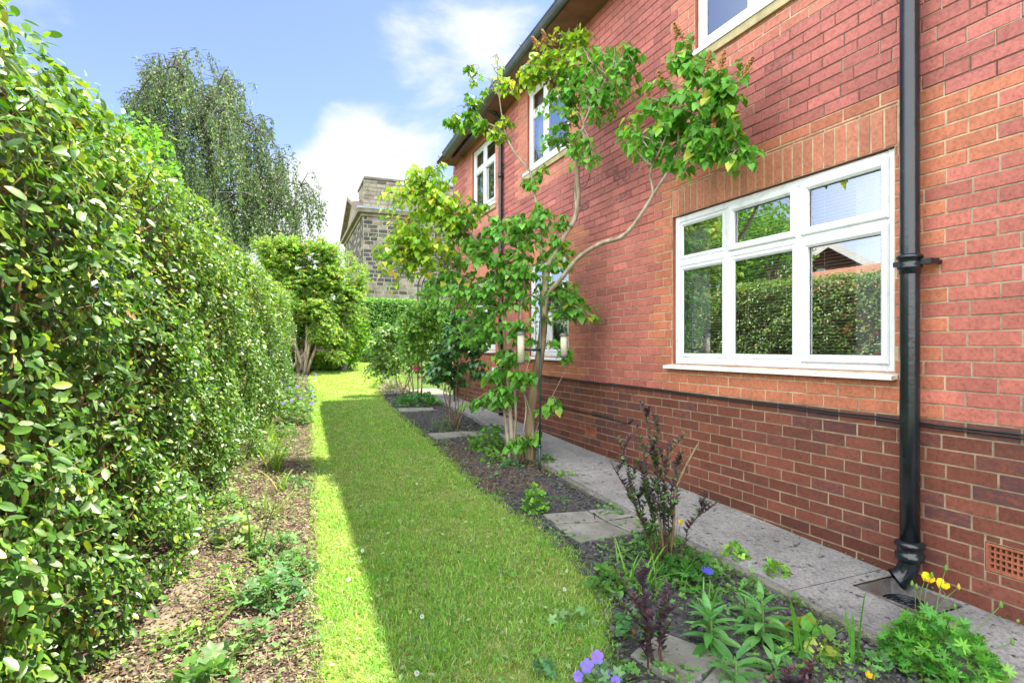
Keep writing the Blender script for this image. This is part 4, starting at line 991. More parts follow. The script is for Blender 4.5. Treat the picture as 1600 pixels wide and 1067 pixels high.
# purple leaved shrubs
def purple_shrub(x, y, stems, label, L=.042):
    z0 = gz(y); root = empty('purple_shrub', (x, y, z0), label, 'shrub', 'purple leaved shrubs'); m = MB(); P = []; A = []; N = []; C = []; Ls = []
    for (bx, by, tx, ty, H, green) in stems:
        a = Vector((x + bx, y + by, z0)); b = Vector((x + tx, y + ty, z0 + H)); pts = curve_pts(a, b, (rng.normal(0, .02), rng.normal(0, .02), 0), 9, .006)
        m.tube(pts, [.0045 * (1 - .6 * i / 8) for i in range(9)], 5)
        k = int(H / .018)
        side = [(pts, .30, 1.0, k)]
        for s_ in range(3):
            i0 = rng.integers(3, 8); q = pts[i0]; e = q + Vector((rng.normal(0, .06), rng.normal(0, .06), rng.uniform(.05, .16))); tw = curve_pts(q, e, (0, 0, 0), 5)
            m.tube(tw, .0016, 4); side.append((tw, .15, 1.0, 10))
        for pl, t0, t1, kk in side:
            for i in range(kk):
                t = t0 + (t1 - t0) * i / kk; f = t * (len(pl) - 1); j = min(int(f), len(pl) - 2); q = pl[j].lerp(pl[j + 1], f - j)
                ph = i * 1.57 + rng.normal(0, .3)
                for s in (0, math.pi):
                    d = Vector((math.cos(ph + s), math.sin(ph + s), rng.uniform(.35, 1.1)))
                    P.append(q); A.append(d); N.append((-d.x * .5, -d.y * .5, 1)); Ls.append(L * (rng.uniform(.6, 1.15)) * (1 if t < .85 else .8))
                    hz = (q.z - z0) / H
                    gg = rng.uniform() < green * (1.35 - hz)
                    c = np.array((.07, .20, .035)) if gg else (np.array((.060, .045, .068)) if rng.uniform() < .8 else np.array((.12, .035, .035)))
                    C.append(np.clip(c * rng.uniform(.7, 1.4), 0, 1))
    npmesh('leaves', *place(oval(.21, .07, .05), P, A, N, Ls, C), M['darkleaf'], root, True); m.build('stems', M['dstem'], root)
    return root
s1 = purple_shrub(2.06, 2.62, [(-.05, 0, -.30, .10, .62, .5), (-.03, .02, -.20, .18, .74, .5), (0, 0, -.10, .12, .80, .6), (.01, .02, -.02, .20, .94, .6), (.02, 0, .05, .16, .86, .6), (.03, 0, .12, .10, .70, .7), (.04, .02, .16, .06, .62, .7), (-.06, 0, -.26, -.02, .50, .8), (.0, -.02, .06, -.04, .56, .8), (-.02, .0, -.14, .0, .60, .8), (.05, 0, .22, -.10, .38, .6)],
                  'tall dark purple leaved shrub standing beside the joined flagstones')
m = MB(); q = gr(1020, 900); A0 = Vector((2.10, 2.62, gz(2.6)))
m.tube([A0, A0 + Vector((.03, .0, .25)), A0 + Vector((.05, .02, .42)), A0 + Vector((.13, .02, .56)), A0 + Vector((.24, .04, .68))], [.008, .0075, .007, .006, .005], 7)
m.tube([A0 + Vector((-.03, 0, 0)), A0 + Vector((-.05, .02, .25)), A0 + Vector((-.12, .05, .5))], [.007, .006, .004], 7)
m.tube([A0 + Vector((.13, .02, .56)), A0 + Vector((.10, .03, .66)), A0 + Vector((.12, .03, .72))], [.004, .003, .002], 5)
m.build('dead_branch', M['twig'], s1)
s2 = purple_shrub(1.40, 1.84, [(0, 0, -.10, .02, .33, .15), (.01, .01, -.02, .05, .40, .1), (.02, 0, .07, .0, .31, .1), (.04, 0, .12, .03, .22, .3), (-.03, 0, -.07, -.06, .24, .2), (0, .02, .03, .10, .34, .3)],
                  'low dark purple leaved shrub at the front of the bed beside the violet flower', .038)
purple_shrub(1.66, 1.52, [(0, 0, .0, .02, .10, .1)], 'short purple tipped sprig at the bottom edge left of the other one', .04)
purple_shrub(1.86, 1.50, [(0, 0, .0, .02, .08, .1)], 'short purple tipped sprig at the bottom edge near the sword leaves', .04)
bushy('dark_geranium', 2.06, 2.42, 80, .15, .16, .075, 'dark green deeply cut leaves at the foot of the tall purple shrub', 'plant', palmate(7, .55), DARKG + [(1, (.10, .30, .05))])
swords('grassy_clump', 1.74, 2.42, 30, .30, .011, 'bright green grassy clump between the two purple shrubs', 'plant', [(3, (.16, .38, .05)), (2, (.22, .44, .07))], .05, .45)
swords('grassy_clump', 1.98, 2.35, 14, .28, .009, 'grassy blades leaning over the dark cut leaves', 'plant', [(3, (.16, .38, .06))], .04, .5, (.6, 1.6))
bushy('leafy_plant', 1.62, 2.5, 60, .13, .13, .05, 'soft green leaves beside the lawn edge behind the grassy clump', 'plant', oval(.4), [(3, (.12, .30, .06)), (2, (.18, .38, .08))])
bushy('leafy_plant', 2.2, 2.78, 110, .18, .08, .03, 'mat of tiny yellow green leaves right of the tall purple shrub', 'plant', oval(.4), [(3, (.18, .34, .04)), (2, (.12, .26, .04))])
bushy('leafy_plant', 1.50, 2.10, 40, .10, .12, .045, 'light green leaves growing through the front purple shrub', 'plant', oval(.42), [(3, (.12, .32, .10)), (1, (.18, .38, .10))])
bushy('columbine', 2.50, 2.52, 60, .08, .12, .042, 'lime green columbine clump on the path edge, the farther one', 'plant', palmate(3, .45), LIME, group='columbines on the path edge')
bushy('columbine', 2.55, 2.28, 60, .085, .09, .042, 'lime green columbine clump on the path edge, the nearer one', 'plant', palmate(3, .45), LIME, group='columbines on the path edge')
bushy('columbine', 2.27, 2.17, 55, .07, .08, .035, 'soft green columbine on the dark soil in front of the lime ones', 'plant', palmate(3, .45), [(3, (.14, .34, .08))])
bushy('columbine', 2.40, 2.02, 12, .03, .05, .022, 'tiny seedling on the edging stone', 'plant', palmate(3, .45), LIME)
# cornflower
g = swords('cornflower', 2.03, 2.2, 9, .13, .014, 'single blue cornflower with narrow leaves on the dark soil', 'flower', [(3, (.12, .32, .06))], .015, .4)
flower_head(g, (2.03, 2.24, gz(2.2) + .13), .032, 11, (.10, .10, .75), (.2, .08, .5), cup=.5, w=.16, stemfrom=(2.03, 2.2, gz(2.2)), nrm=(0, -.3, 1))
# lance leaved plants
LAN = [(3, (.14, .38, .11)), (2, (.20, .46, .14)), (1, (.10, .30, .06))]
def lance_plant(x, y, H, n, L, label, group='lance leaved plants', pal=LAN, w=.15):
    z0 = gz(y); root = empty('lance_leaved_plant', (x, y, z0), label, 'plant', group); m = MB(); P = []; A = []; N = []; Ls = []
    top = Vector((x + .01, y + .01, z0 + H)); m.tube(curve_pts((x, y, z0 - .01), top, (.01, 0, 0), 6), [.006, .006, .0055, .005, .004, .003], 7)
    for i in range(n):
        t = .12 + .88 * (i / n); a = i * 2.4 + rng.normal(0, .2); el = -.1 + 1.25 * t ** 2
        P.append((x + .008 * math.cos(a), y + .008 * math.sin(a), z0 + H * t)); A.append((math.cos(a) * math.cos(el), math.sin(a) * math.cos(el), math.sin(el)))
        N.append((-math.cos(a) * math.sin(el), -math.sin(a) * math.sin(el), math.cos(el))); Ls.append(L * (1.1 - .55 * t) * rng.uniform(.85, 1.15))
    npmesh('leaves', *place(lance(w, .035, .30), P, A, N, Ls, cols(n, pal, .15)), M['leaf'], root, True); m.build('stem', M['gstem'], root); return root
lance_plant(1.70, 1.86, .17, 26, .15, 'grey green lance leaved plant in front of the cornflower, left of the pair')
lance_plant(1.60, 1.62, .13, 14, .17, 'long drooping lance leaves over the flagstone at the bottom')
lance_plant(1.93, 1.80, .22, 26, .15, 'tallest lance leaved plant with a pointed green bud, right of the pair')
lance_plant(2.02, 1.98, .12, 16, .10, 'short lance leaved plant behind the tallest one')
lance_plant(1.84, 2.02, .10, 16, .11, 'small lance leaved plant between the two large ones')
lance_plant(1.78, 1.60, .10, 14, .12, 'low lance leaved rosette at the bottom edge beside the purple tips')
bushy('round_leaved_plant', 2.12, 1.74, 46, .13, .10, .085, 'clump of broad rounded leaves edged yellow between the sword leaves', 'plant', oval(.36, .06, .15), [(4, (.15, .36, .07)), (1, (.45, .45, .08))])
bushy('round_leaved_plant', 2.30, 1.52, 24, .10, .03, .045, 'low lobed seedlings beside the path left of the poppy', 'plant', palmate(5, .3), [(3, (.13, .32, .10))])
swords('sword_leaved_plant', 2.02, 1.68, 7, .34, .016, 'tall sword leaves in front of the rounded leaf clump, left tuft', 'plant', [(3, (.13, .36, .05))], .02, .22, (0, .5))
swords('sword_leaved_plant', 2.20, 1.58, 5, .36, .022, 'tall broad iris leaves in front of the rounded leaf clump, right tuft', 'plant', [(3, (.12, .36, .05))], .012, .10, (0, .2))
swords('sword_leaved_plant', 1.92, 2.10, 6, .18, .012, 'thin sword leaves on the dark soil behind the cornflower', 'plant', [(3, (.13, .34, .06))], .02, .2, (0, .3))
# welsh poppy: cut leaves, yellow flowers on thin stalks
g = bushy('yellow_poppy', 2.50, 1.42, 520, .21, .21, .058, 'bushy green poppy plant with yellow flowers in front of the drain', 'flower', palmate(7, .62), [(3, (.10, .36, .05)), (2, (.14, .42, .06)), (1, (.2, .45, .06))], nst=30)
fx = Vector((2.50, 1.42, gz(1.42) + .08))
def bud(root, p, col=(.2, .4, .08), s=.012):
    m = MB(); m.lathe(p, [(0.001, -s), (s * .5, -s * .6), (s * .62, 0), (s * .4, s * .9), (.001, s * 1.5)], 8, (*col, 1)); return m.build('bud', M['petal'], root)
for (px_, py_, yy, kind) in ((1446, 903, 1.62, 'f'), (1469, 913, 1.58, 'f'), (1478, 888, 1.56, 'b'), (1456, 899, 1.60, 'b'), (1425, 912, 1.66, 'b'), (1432, 917, 1.64, 'b'), (1498, 917, 1.52, 'y'), (1492, 948, 1.52, 'b'), (1564, 945, 1.30, 'b'), (1582, 1003, 1.26, 'b')):
    p = at(px_, py_, yy)
    m = MB(); m.tube(curve_pts(fx + Vector((rng.normal(0, .03), rng.normal(0, .03), 0)), p, (rng.normal(0, .02), rng.normal(0, .02), .01), 7), .0016, 4); m.build('stalk', M['gstem'], g)
    if kind == 'f': flower_head(g, p - Vector((0, 0, .012)), .028, 4, (.86, .62, .02), (.3, .45, .05), cup=.95, w=.62, nrm=(-.2, -.55, 1))
    else: bud(g, p, (.6, .5, .05) if kind == 'y' else (.18, .36, .08))
g = swords('yellow_bud_plant', 2.14, 2.66, 4, .32, .005, 'thin stem with a small yellow flower beside the tall purple shrub', 'flower', [(3, (.2, .2, .08))], .02, .1, (0, .1))
flower_head(g, at(1063, 817, 2.66), .016, 5, (.85, .6, .02), cup=.9, w=.5, nrm=(-.3, -.6, .7), stemfrom=(2.14, 2.66, gz(2.66)))
g = swords('yellow_bud_plant', 2.13, 1.47, 3, .05, .006, 'single yellow flower close to the soil at the bottom', 'flower', [(3, (.2, .3, .08))], .01, .1, (0, .1))
flower_head(g, at(1356, 1055, 1.47), .014, 5, (.85, .6, .02), cup=.9, w=.5, nrm=(-.3, -.6, .7), stemfrom=(2.13, 1.47, gz(1.47)))
# middle bed
bushy('leafy_plant', 1.77, 3.72, 130, .10, .20, .05, 'lime green leafy plant on the lawn edge before the flagstones', 'plant', palmate(3, .4), LIME)
bushy('leafy_plant', 1.86, 4.05, 30, .10, .07, .035, 'grey green ferny seedlings behind the lime green plant', 'plant', palmate(5, .5), [(3, (.14, .28, .12))])
bushy('leafy_plant', 2.28, 3.5, 40, .12, .05, .035, 'soft seedlings beside the mossy path edge', 'plant', palmate(5, .5), [(3, (.12, .30, .12))])
bushy('leafy_plant', 2.05, 3.9, 40, .12, .04, .03, 'tiny seedlings on dark soil behind the joined flagstones', 'plant', palmate(5, .5), [(3, (.12, .26, .10))])
swords('leafy_plant', 1.66, 4.15, 6, .13, .01, 'two upright green shoots at the lawn edge', 'plant', [(3, (.2, .36, .06))], .02, .2)
bushy('leafy_plant', 2.10, 4.95, 40, .11, .08, .05, 'grey green plant at the foot of the lilac trunks', 'plant', palmate(5, .45), [(3, (.15, .30, .16))])
bushy('leafy_plant', 2.02, 5.25, 60, .14, .12, .05, 'yellow green leaves left of the lilac trunks', 'plant', palmate(3, .4), LIME)
bushy('leafy_plant', 2.5, 5.0, 60, .10, .10, .045, 'dark green leaves between the feeder pole and the path', 'plant', palmate(5, .5), [(3, (.10, .26, .05))])
bushy('leafy_plant', 2.46, 4.5, 50, .10, .06, .03, 'mossy yellow green tuft near the foot of the feeder pole', 'plant', oval(.4), LIME)
bushy('leafy_plant', 2.16, 5.75, 130, .20, .26, .06, 'light green leafy suckers behind the lilac trunks', 'plant', heart(), [(3, (.13, .34, .05)), (2, (.18, .42, .06))])
bushy('lavender', 1.97, 6.95, 420, .17, .20, .035, 'grey green needle leaved lavender mound at the lawn edge', 'plant', diamond(.12, .03), [(3, (.16, .28, .15)), (1, (.12, .22, .10))])
bushy('leafy_plant', 2.55, 6.6, 110, .20, .12, .05, 'dark low leaves between the rose and the path', 'plant', palmate(5, .45), [(3, (.09, .22, .06))])
bushy('ground_cover', 2.28, 9.45, 300, .42, .20, .08, 'mat of broad dark green leaves behind the narrow stone strip', 'plant', palmate(5, .3), [(3, (.10, .28, .08)), (1, (.16, .34, .10))])
bushy('silver_plant', 2.22, 11.2, 420, .36, .26, .07, 'pale silvery plant at the sunny edge of the lawn', 'plant', oval(.15), [(3, (.42, .42, .34)), (2, (.34, .28, .24)), (1, (.2, .3, .1))])
bushy('leafy_plant', 2.3, 12.2, 300, .4, .4, .07, 'sunlit yellow green plant beyond the silvery one', 'plant', oval(.3), [(3, (.30, .42, .06)), (1, (.2, .34, .06))])
# ------------------------------------------------------------------ privet hedge
hedge = empty('privet_hedge', (hedgeX(6) - .4, 6, gz(6)), 'tall clipped privet hedge with glossy leaves along the left side', 'hedge')
HY0, HY1, HT = 0.6, 11.6, 2.33
def hz_top(y): return HT + .09 * max(0, min(1, (2.9 - y) / .9)) + 0.02 * math.sin(y * 2.1) + (0.0 if y < 9 else (y - 9) * .05)
def hedge_leaves(y0, y1, dens, tm, L):
    PP = []; NN = []
    n = int((y1 - y0) * 2.2 * dens)
    ys = rng.uniform(y0, y1, n); u = rng.uniform(0, 1, n); dep = rng.exponential(.075, n)
    top = np.array([hz_top(y) for y in ys]); base = np.array([gz(y) for y in ys]) + .02
    z = base + (top - base) * u
    bul = .08 * np.sin(ys * 3.1 + z * 2.3) * np.sin(z * 4.1 - ys) + .025 * np.sin(ys * 9 + z * 7)
    rr = np.clip((z - top + .16) / .16, 0, 1); x = np.array([hedgeX(y) for y in ys]) + bul - dep - .14 * rr ** 2 + .05 * np.clip(.35 - (z - base), 0, .35)
    # a few shoots stick out
    so = rng.uniform(0, 1, n) < .06; x = np.where(so, x + rng.uniform(.02, .09, n), x)
    PP.append(np.stack([x, ys, z], 1)); nn = np.stack([np.full(n, .75), np.full(n, -.05), np.full(n, .55)], 1); NN.append(nn)
    n2 = int((y1 - y0) * .8 * dens * .8); ys = rng.uniform(y0, y1, n2); w = rng.uniform(0, .8, n2)
    top = np.array([hz_top(y) for y in ys]) - rng.exponential(.04, n2) + .03 + .02 * np.sin(ys * 11 + w * 9)
    top = np.where(rng.uniform(0, 1, n2) < .05, top + rng.uniform(0, .04, n2), top)
    PP.append(np.stack([np.array([hedgeX(y) for y in ys]) - .06 - w, ys, top - .1 * (w < .06)], 1)); NN.append(np.tile([.15, 0, 1.], (n2, 1)))
    P = np.concatenate(PP); N0 = np.concatenate(NN); n = len(P)
    keep = np.sin(P[:, 1] * 13 + P[:, 2] * 5) * np.sin(P[:, 2] * 17 - P[:, 1] * 4) + .5 * np.sin(P[:, 1] * 5 + 1) * np.sin(P[:, 2] * 6) + rng.normal(0, .45, n) > -.38
    P, N0 = P[keep], N0[keep]; n = len(P)
    N = N0 + rng.normal(0, .42, (n, 3))
    A = rng.normal(size=(n, 3)) * np.array([.6, 1.0, .55]) + np.array([.55, -.1, -.25]); 
    A = A - N * (np.sum(A * N, 1) / np.sum(N * N, 1))[:, None]
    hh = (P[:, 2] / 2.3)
    C = cols(n, [(6, (.060, .165, .022)), (5, (.095, .235, .03)), (2, (.17, .34, .04)), (1.2, (.34, .48, .05)), (2, (.05, .13, .02)), (1.8, (.27, .40, .17)), (.06, (.4, .22, .05))], .16)  # pale entry puts the grey-white sheen and pale undersides into the colour
    yg = rng.uniform(0, 1, n) < np.clip(hh - .55, 0, 1) * .9; C[yg] = cols(int(yg.sum()), [(2, (.24, .40, .04)), (1, (.34, .46, .05))], .14)  # yellow of sun through the upper leaves put into their colour
    return place(tm, P, A, N, L * rng.uniform(.5, 1.25, n), C)
def blunt(w=.25, fold=.06, droop=.08):
    return (np.array([(0, 0, 0), (-w * .8, .22, fold), (0, .25, 0), (w * .8, .22, fold), (-w, .55, fold - droop * .3), (0, .6, -droop * .3), (w, .55, fold - droop * .3), (-w * .62, .85, fold * .6 - droop * .7), (0, .88, -droop * .7), (w * .62, .85, fold * .6 - droop * .7), (0, 1, -droop)]),
            np.array([(0, 2, 1), (0, 3, 2), (1, 2, 5), (1, 5, 4), (2, 3, 6), (2, 6, 5), (4, 5, 8), (4, 8, 7), (5, 6, 9), (5, 9, 8), (7, 8, 10), (8, 9, 10)]))
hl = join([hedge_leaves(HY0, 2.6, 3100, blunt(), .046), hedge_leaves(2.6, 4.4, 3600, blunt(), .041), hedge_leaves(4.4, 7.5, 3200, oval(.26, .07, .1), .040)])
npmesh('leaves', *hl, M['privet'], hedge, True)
hl = join([hedge_leaves(7.5, HY1, 2300, diamond(.3, .08), .05)])
npmesh('far_leaves', *hl, M['privet'], hedge, False)
# clipped far end of the hedge
n = 5200; w = rng.uniform(0, .9, n); z = rng.uniform(0, 1, n)
P = np.stack([hedgeX(HY1) - w, HY1 + .03 - rng.exponential(.04, n), gz(HY1) + z * (hz_top(HY1) - gz(HY1))], 1); N = np.tile([.2, 1, .4], (n, 1)) + rng.normal(0, .4, (n, 3))
npmesh('end_leaves', *place(diamond(.3, .08), P, rng.normal(size=(n, 3)), N, .05 * rng.uniform(.6, 1.2, n), cols(n, [(5, (.08, .2, .025)), (3, (.14, .3, .04))], .16)), M['privet'], hedge)
# twigs and the woody inside
m = MB()
for i in range(520):
    y = HY0 + (HY1 - HY0) * rng.uniform() ** 1.5; z0 = gz(y) + rng.uniform(.1, 1.95); x = hedgeX(y) - rng.uniform(.12, .3)
    z1 = min(z0 + rng.uniform(.05, .3), hz_top(y) - .03)
    m.tube(curve_pts((x, y, z0), (hedgeX(y) - rng.uniform(.0, .05), y + rng.normal(0, .10), z1), (0, rng.normal(0, .02), rng.uniform(0, .03)), 4), [.004, .0035, .0028, .0018], 4)
for i in range(110):
    y = HY0 + (HY1 - HY0) * i / 110 + rng.normal(0, .03); x = hedgeX(y) - rng.uniform(.16, .4)
    m.tube(curve_pts((x, y, gz(y) - .02), (x + rng.normal(0, .06), y + rng.normal(0, .15), hz_top(y) - .28), (rng.normal(0, .03), rng.normal(0, .03), 0), 6, .01), [.013, .011, .009, .007, .005, .004], 6)
m.build('branches', M['twig'], hedge)
# dense woody interior as many crossing twigs and old leaves
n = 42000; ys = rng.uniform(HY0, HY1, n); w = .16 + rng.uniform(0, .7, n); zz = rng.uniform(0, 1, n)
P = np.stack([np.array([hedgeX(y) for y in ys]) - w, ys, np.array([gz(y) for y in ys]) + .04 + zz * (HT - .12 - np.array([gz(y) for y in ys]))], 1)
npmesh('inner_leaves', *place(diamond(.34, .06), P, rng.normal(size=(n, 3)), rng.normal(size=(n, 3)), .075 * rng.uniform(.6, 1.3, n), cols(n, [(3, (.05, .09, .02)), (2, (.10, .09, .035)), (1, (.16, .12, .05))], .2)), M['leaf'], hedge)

# ------------------------------------------------------------------ lilac tree by the house
class Twigs:
    def __init__(s, droop=1.1): s.droop = droop; s.m = MB(); s.P = []; s.A = []; s.N = []; s.L = []; s.C = []
    def leaf(s, p, d, L, c, droop=.6):
        d = Vector(d); h = Vector((d.x, d.y, 0)); d.z -= s.droop; d = d.normalized()
        n = Vector((rng.normal(0, .5), rng.normal(0, .5), .65 + rng.normal(0, .3))) + h * .9
        s.P.append(tuple(p)); s.A.append(tuple(d)); s.N.append(tuple(n)); s.L.append(L); s.C.append(c)
    def spray(s, anchors, centre, rad, ntw, nleaf, L, pal, droop=.6, twr=.004, bare=0.0, target=None):
        """twigs run from the nearest anchor into an ellipsoid, opposite leaves along their outer half"""
        cp = cols(ntw * (nleaf + 2) * 2 + 4, pal, .16); ci = 0
        for i in range(ntw):
            u = unit(1)[0] * rng.uniform(.2, 1) ** .5
            e = Vector(centre) + Vector((u[0] * rad[0], u[1] * rad[1], u[2] * rad[2]))
            if e.x > D - .06: e.x = D - .06 - rng.uniform(0, .15)
            a = min(anchors, key=lambda q: (Vector(q) - e).length + rng.uniform(0, .12)); a = Vector(a)
            ln = (e - a).length
            pts = curve_pts(a, e, (rng.normal(0, .04) * ln, rng.normal(0, .04) * ln, .08 * ln), 7, .008)
            s.m.tube(pts, [twr * (1 - .75 * j / 6) + .0008 for j in range(7)], 5)
            if rng.uniform() < bare: continue
            t0 = max(.35, 1 - .5 / max(ln, .1))
            for j in range(nleaf):
                t = t0 + (1 - t0) * (j + .5) / nleaf; f = t * 6; k = min(int(f), 5); q = pts[k].lerp(pts[k + 1], f - k); ph = rng.uniform(0, 6.28)
                for sgn in (0, math.pi):
                    d = Vector((math.cos(ph + sgn), math.sin(ph + sgn), rng.uniform(-.1, .5)))
                    pet = q + d.normalized() * .02
                    if pet.x + d.x * L > D - .02: continue
                    s.leaf(pet, d, L * rng.uniform(.55, 1.15), cp[ci]); ci += 1
            s.leaf(e, (e - pts[-2]).normalized() + Vector((0, 0, .2)), L * rng.uniform(.6, 1), cp[ci]); ci += 1
    def done(s, root, bark, leafm, tmpl, name='crown', smooth=True, tname='trunk'):
        s.m.build(tname, bark, root)
        npmesh(name, *place(tmpl, s.P, s.A, s.N, s.L, s.C), leafm, root, smooth)
def pp(*pts): return [at(px, py, y) for (px, py, y) in pts]
def ax(px, py, x):
    r = ray(px, py); t = x / r.x
    return Vector((x, r.y * t, CZ + r.z * t))
def xx(*pts): return [ax(px, py, x) for (px, py, x) in pts]
def limb(tw, pts, r0, r1, n=8, col=(1, 1, 1, 1)):
    # smooth the polyline
    P = [Vector(p) for p in pts]; o = []
    for i in range(len(P) - 1):
        a = P[max(i - 1, 0)]; b = P[i]; c = P[i + 1]; d = P[min(i + 2, len(P) - 1)]
        for k in range(4):
            t = k / 4; o.append(.5 * ((2 * b) + (c - a) * t + (2 * a - 5 * b + 4 * c - d) * t * t + (3 * b - a - 3 * c + d) * t ** 3))
    o.append(P[-1]); m_ = len(o)
    tw.m.tube(o, [r0 + (r1 - r0) * (i / (m_ - 1)) ** .8 * (1 + .08 * math.sin(i * 2.3)) for i in range(m_)], n, col)
    return o
root = empty('lilac_tree', (2.32, 5.2, gz(5.2)), 'multi stemmed lilac tree with heart shaped leaves growing beside the house wall', 'tree')
T_ = Twigs(); dk = (.55, .5, .45, 1)
# right hand trunk
tr = limb(T_, pp((826, 726, 5.20), (829, 690, 5.20), (829, 640, 5.2), (836, 600, 5.18), (843, 560, 5.15), (848, 520, 5.12), (850, 480, 5.08), (850, 455, 5.05)), .062, .036, 12, (.62, .56, .45, 1))
r1 = limb(T_, xx((848, 500, 2.5), (856, 462, 2.52), (880, 432, 2.55), (905, 402, 2.58), (940, 380, 2.60), (966, 373, 2.62), (985, 358, 2.64), (1005, 330, 2.66), (1021, 304, 2.68), (1037, 279, 2.70), (1052, 255, 2.72), (1066, 225, 2.72)), .026, .009, 9)
r2 = limb(T_, xx((1021, 306, 2.68), (1019, 288, 2.68), (1016, 274, 2.66), (1022, 255, 2.64), (1036, 225, 2.62), (1050, 190, 2.62)), .012, .006, 7)
r3 = limb(T_, xx((1052, 255, 2.72), (1072, 235, 2.72), (1100, 200, 2.72), (1125, 160, 2.75)), .008, .004, 6)
r4 = limb(T_, xx((1060, 235, 2.72), (1060, 190, 2.7), (1066, 150, 2.7), (1072, 100, 2.68)), .007, .003, 6)
r5 = limb(T_, xx((1080, 228, 2.72), (1110, 225, 2.74), (1145, 235, 2.76)), .006, .003, 6)
c1 = limb(T_, pp((851, 470, 5.06), (853, 440, 5.03), (858, 412, 5.0), (872, 390, 4.98), (884, 365, 4.96), (897, 345, 4.95), (904, 315, 4.93), (903, 285, 4.92), (902, 252, 4.9), (905, 225, 4.88), (909, 200, 4.87)), .033, .017, 10)
c1b = limb(T_, pp((884, 362, 4.96), (895, 350, 4.98), (900, 328, 5.0), (899, 290, 5.05), (906, 250, 5.05), (914, 215, 5.0)), .014, .010, 8)
c2 = limb(T_, pp((908, 205, 4.87), (897, 185, 4.86), (889, 150, 4.85), (884, 110, 4.82), (888, 80, 4.8)), .011, .004, 7)
c3 = limb(T_, xx((909, 205, 2.62), (918, 180, 2.62), (931, 150, 2.64), (950, 120, 2.66), (975, 85, 2.66)), .011, .003, 7)
c4 = limb(T_, pp((914, 210, 5.0), (905, 170, 5.0), (915, 120, 5.0), (912, 70, 5.0)), .009, .003, 6)
c5 = limb(T_, pp((890, 150, 4.85), (870, 125, 4.9), (850, 110, 5.0), (830, 90, 5.1)), .006, .003, 6)
l1 = limb(T_, pp((848, 462, 5.08), (850, 435, 5.08), (846, 395, 5.1), (844, 345, 5.12), (838, 315, 5.15), (832, 290, 5.18), (828, 268, 5.2), (805, 240, 5.25), (790, 213, 5.3), (776, 200, 5.35), (755, 190, 5.4), (735, 182, 5.45)), .021, .006, 8)
l2 = limb(T_, pp((790, 213, 5.3), (784, 180, 5.3), (779, 140, 5.3), (777, 100, 5.3), (776, 82, 5.3)), .008, .003, 6)
l3 = limb(T_, pp((756, 190, 5.4), (735, 165, 5.45), (715, 178, 5.5), (700, 190, 5.5)), .005, .002, 6)
l4 = limb(T_, pp((779, 150, 5.3), (765, 125, 5.35), (745, 115, 5.4), (735, 100, 5.4)), .004, .002, 5)
# left cluster of thin stems
s_a = limb(T_, pp((806, 722, 5.22), (800, 680, 5.25), (795, 620, 5.3), (790, 560, 5.3), (788, 520, 5.3), (782, 470, 5.3), (776, 430, 5.35), (762, 395, 5.4), (742, 372, 5.45), (722, 350, 5.5), (700, 330, 5.55)), .026, .006, 8)
s_b = limb(T_, pp((797, 722, 5.25), (790, 660, 5.3), (783, 600, 5.35), (780, 540, 5.4), (770, 500, 5.45), (745, 455, 5.5), (715, 425, 5.55), (680, 400, 5.6), (655, 390, 5.6)), .020, .005, 8)
s_c = limb(T_, pp((801, 720, 5.22), (806, 650, 5.2), (803, 590, 5.2), (806, 540, 5.15), (812, 500, 5.1), (818, 450, 5.1), (820, 400, 5.1), (818, 350, 5.1)), .016, .006, 8)
s_d = limb(T_, pp((818, 722, 5.15), (816, 690, 5.1), (822, 640, 5.05), (818, 600, 5.0), (828, 560, 4.95)), .010, .004, 6)
s_e = limb(T_, pp((830, 724, 5.15), (832, 660, 5.05), (815, 600, 5.0), (812, 560, 5.0)), .008, .003, 6)
s_f = limb(T_, pp((795, 480, 5.3), (800, 440, 5.3), (792, 400, 5.35), (770, 350, 5.4), (750, 320, 5.5)), .012, .004, 7)
s_g = limb(T_, pp((776, 430, 5.35), (770, 380, 5.4), (790, 340, 5.5)), .008, .004, 6)
s_h = limb(T_, pp((830, 700, 5.2), (842, 660, 5.1), (870, 605, 5.0), (885, 575, 4.95)), .006, .002, 6)
s_i = limb(T_, pp((700, 330, 5.55), (680, 300, 5.6), (660, 275, 5.6)), .006, .003, 6)
base_w = limb(T_, pp((812, 728, 5.22), (812, 700, 5.22), (808, 680, 5.22)), .05, .03, 10, (.5, .45, .36, 1))
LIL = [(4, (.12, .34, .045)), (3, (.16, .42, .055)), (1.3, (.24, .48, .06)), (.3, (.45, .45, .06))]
LIL_SUNLIT = [(4, (.30, .50, .03)), (3, (.20, .42, .035)), (3, (.44, .56, .04)), (.6, (.5, .4, .05))]  # yellower leaves for the sunlit parts, sunlight put into the colour
sp = T_.spray
K = 7
# right canopy
aR = r1[-14:] + r2[-10:] + r3 + r4 + r5
for (px, py, x_, r_, nt_) in ((1090, 190, 2.72, .19, 40), (1060, 220, 2.72, .18, 30), (1020, 190, 2.68, .15, 20), (1000, 215, 2.66, .12, 12), (975, 200, 2.66, .08, 7), (1130, 165, 2.76, .15, 26), (1075, 130, 2.70, .16, 22), (1070, 75, 2.68, .08, 8), (1120, 215, 2.76, .14, 20), (1150, 240, 2.8, .11, 14), (1165, 248, 2.82, .05, 4), (1095, 240, 2.74, .14, 18), (1140, 115, 2.76, .10, 14), (1030, 140, 2.68, .08, 6), (1045, 235, 2.7, .12, 12), (1110, 110, 2.74, .08, 8)):
    sp(aR, ax(px, py, x_), (r_ * 1.4, r_ * 1.7, r_ * 1.3), int(nt_ * .85), 3, .074, LIL, bare=.08)
aC = c2 + c3 + c4 + c5 + c1[-6:]
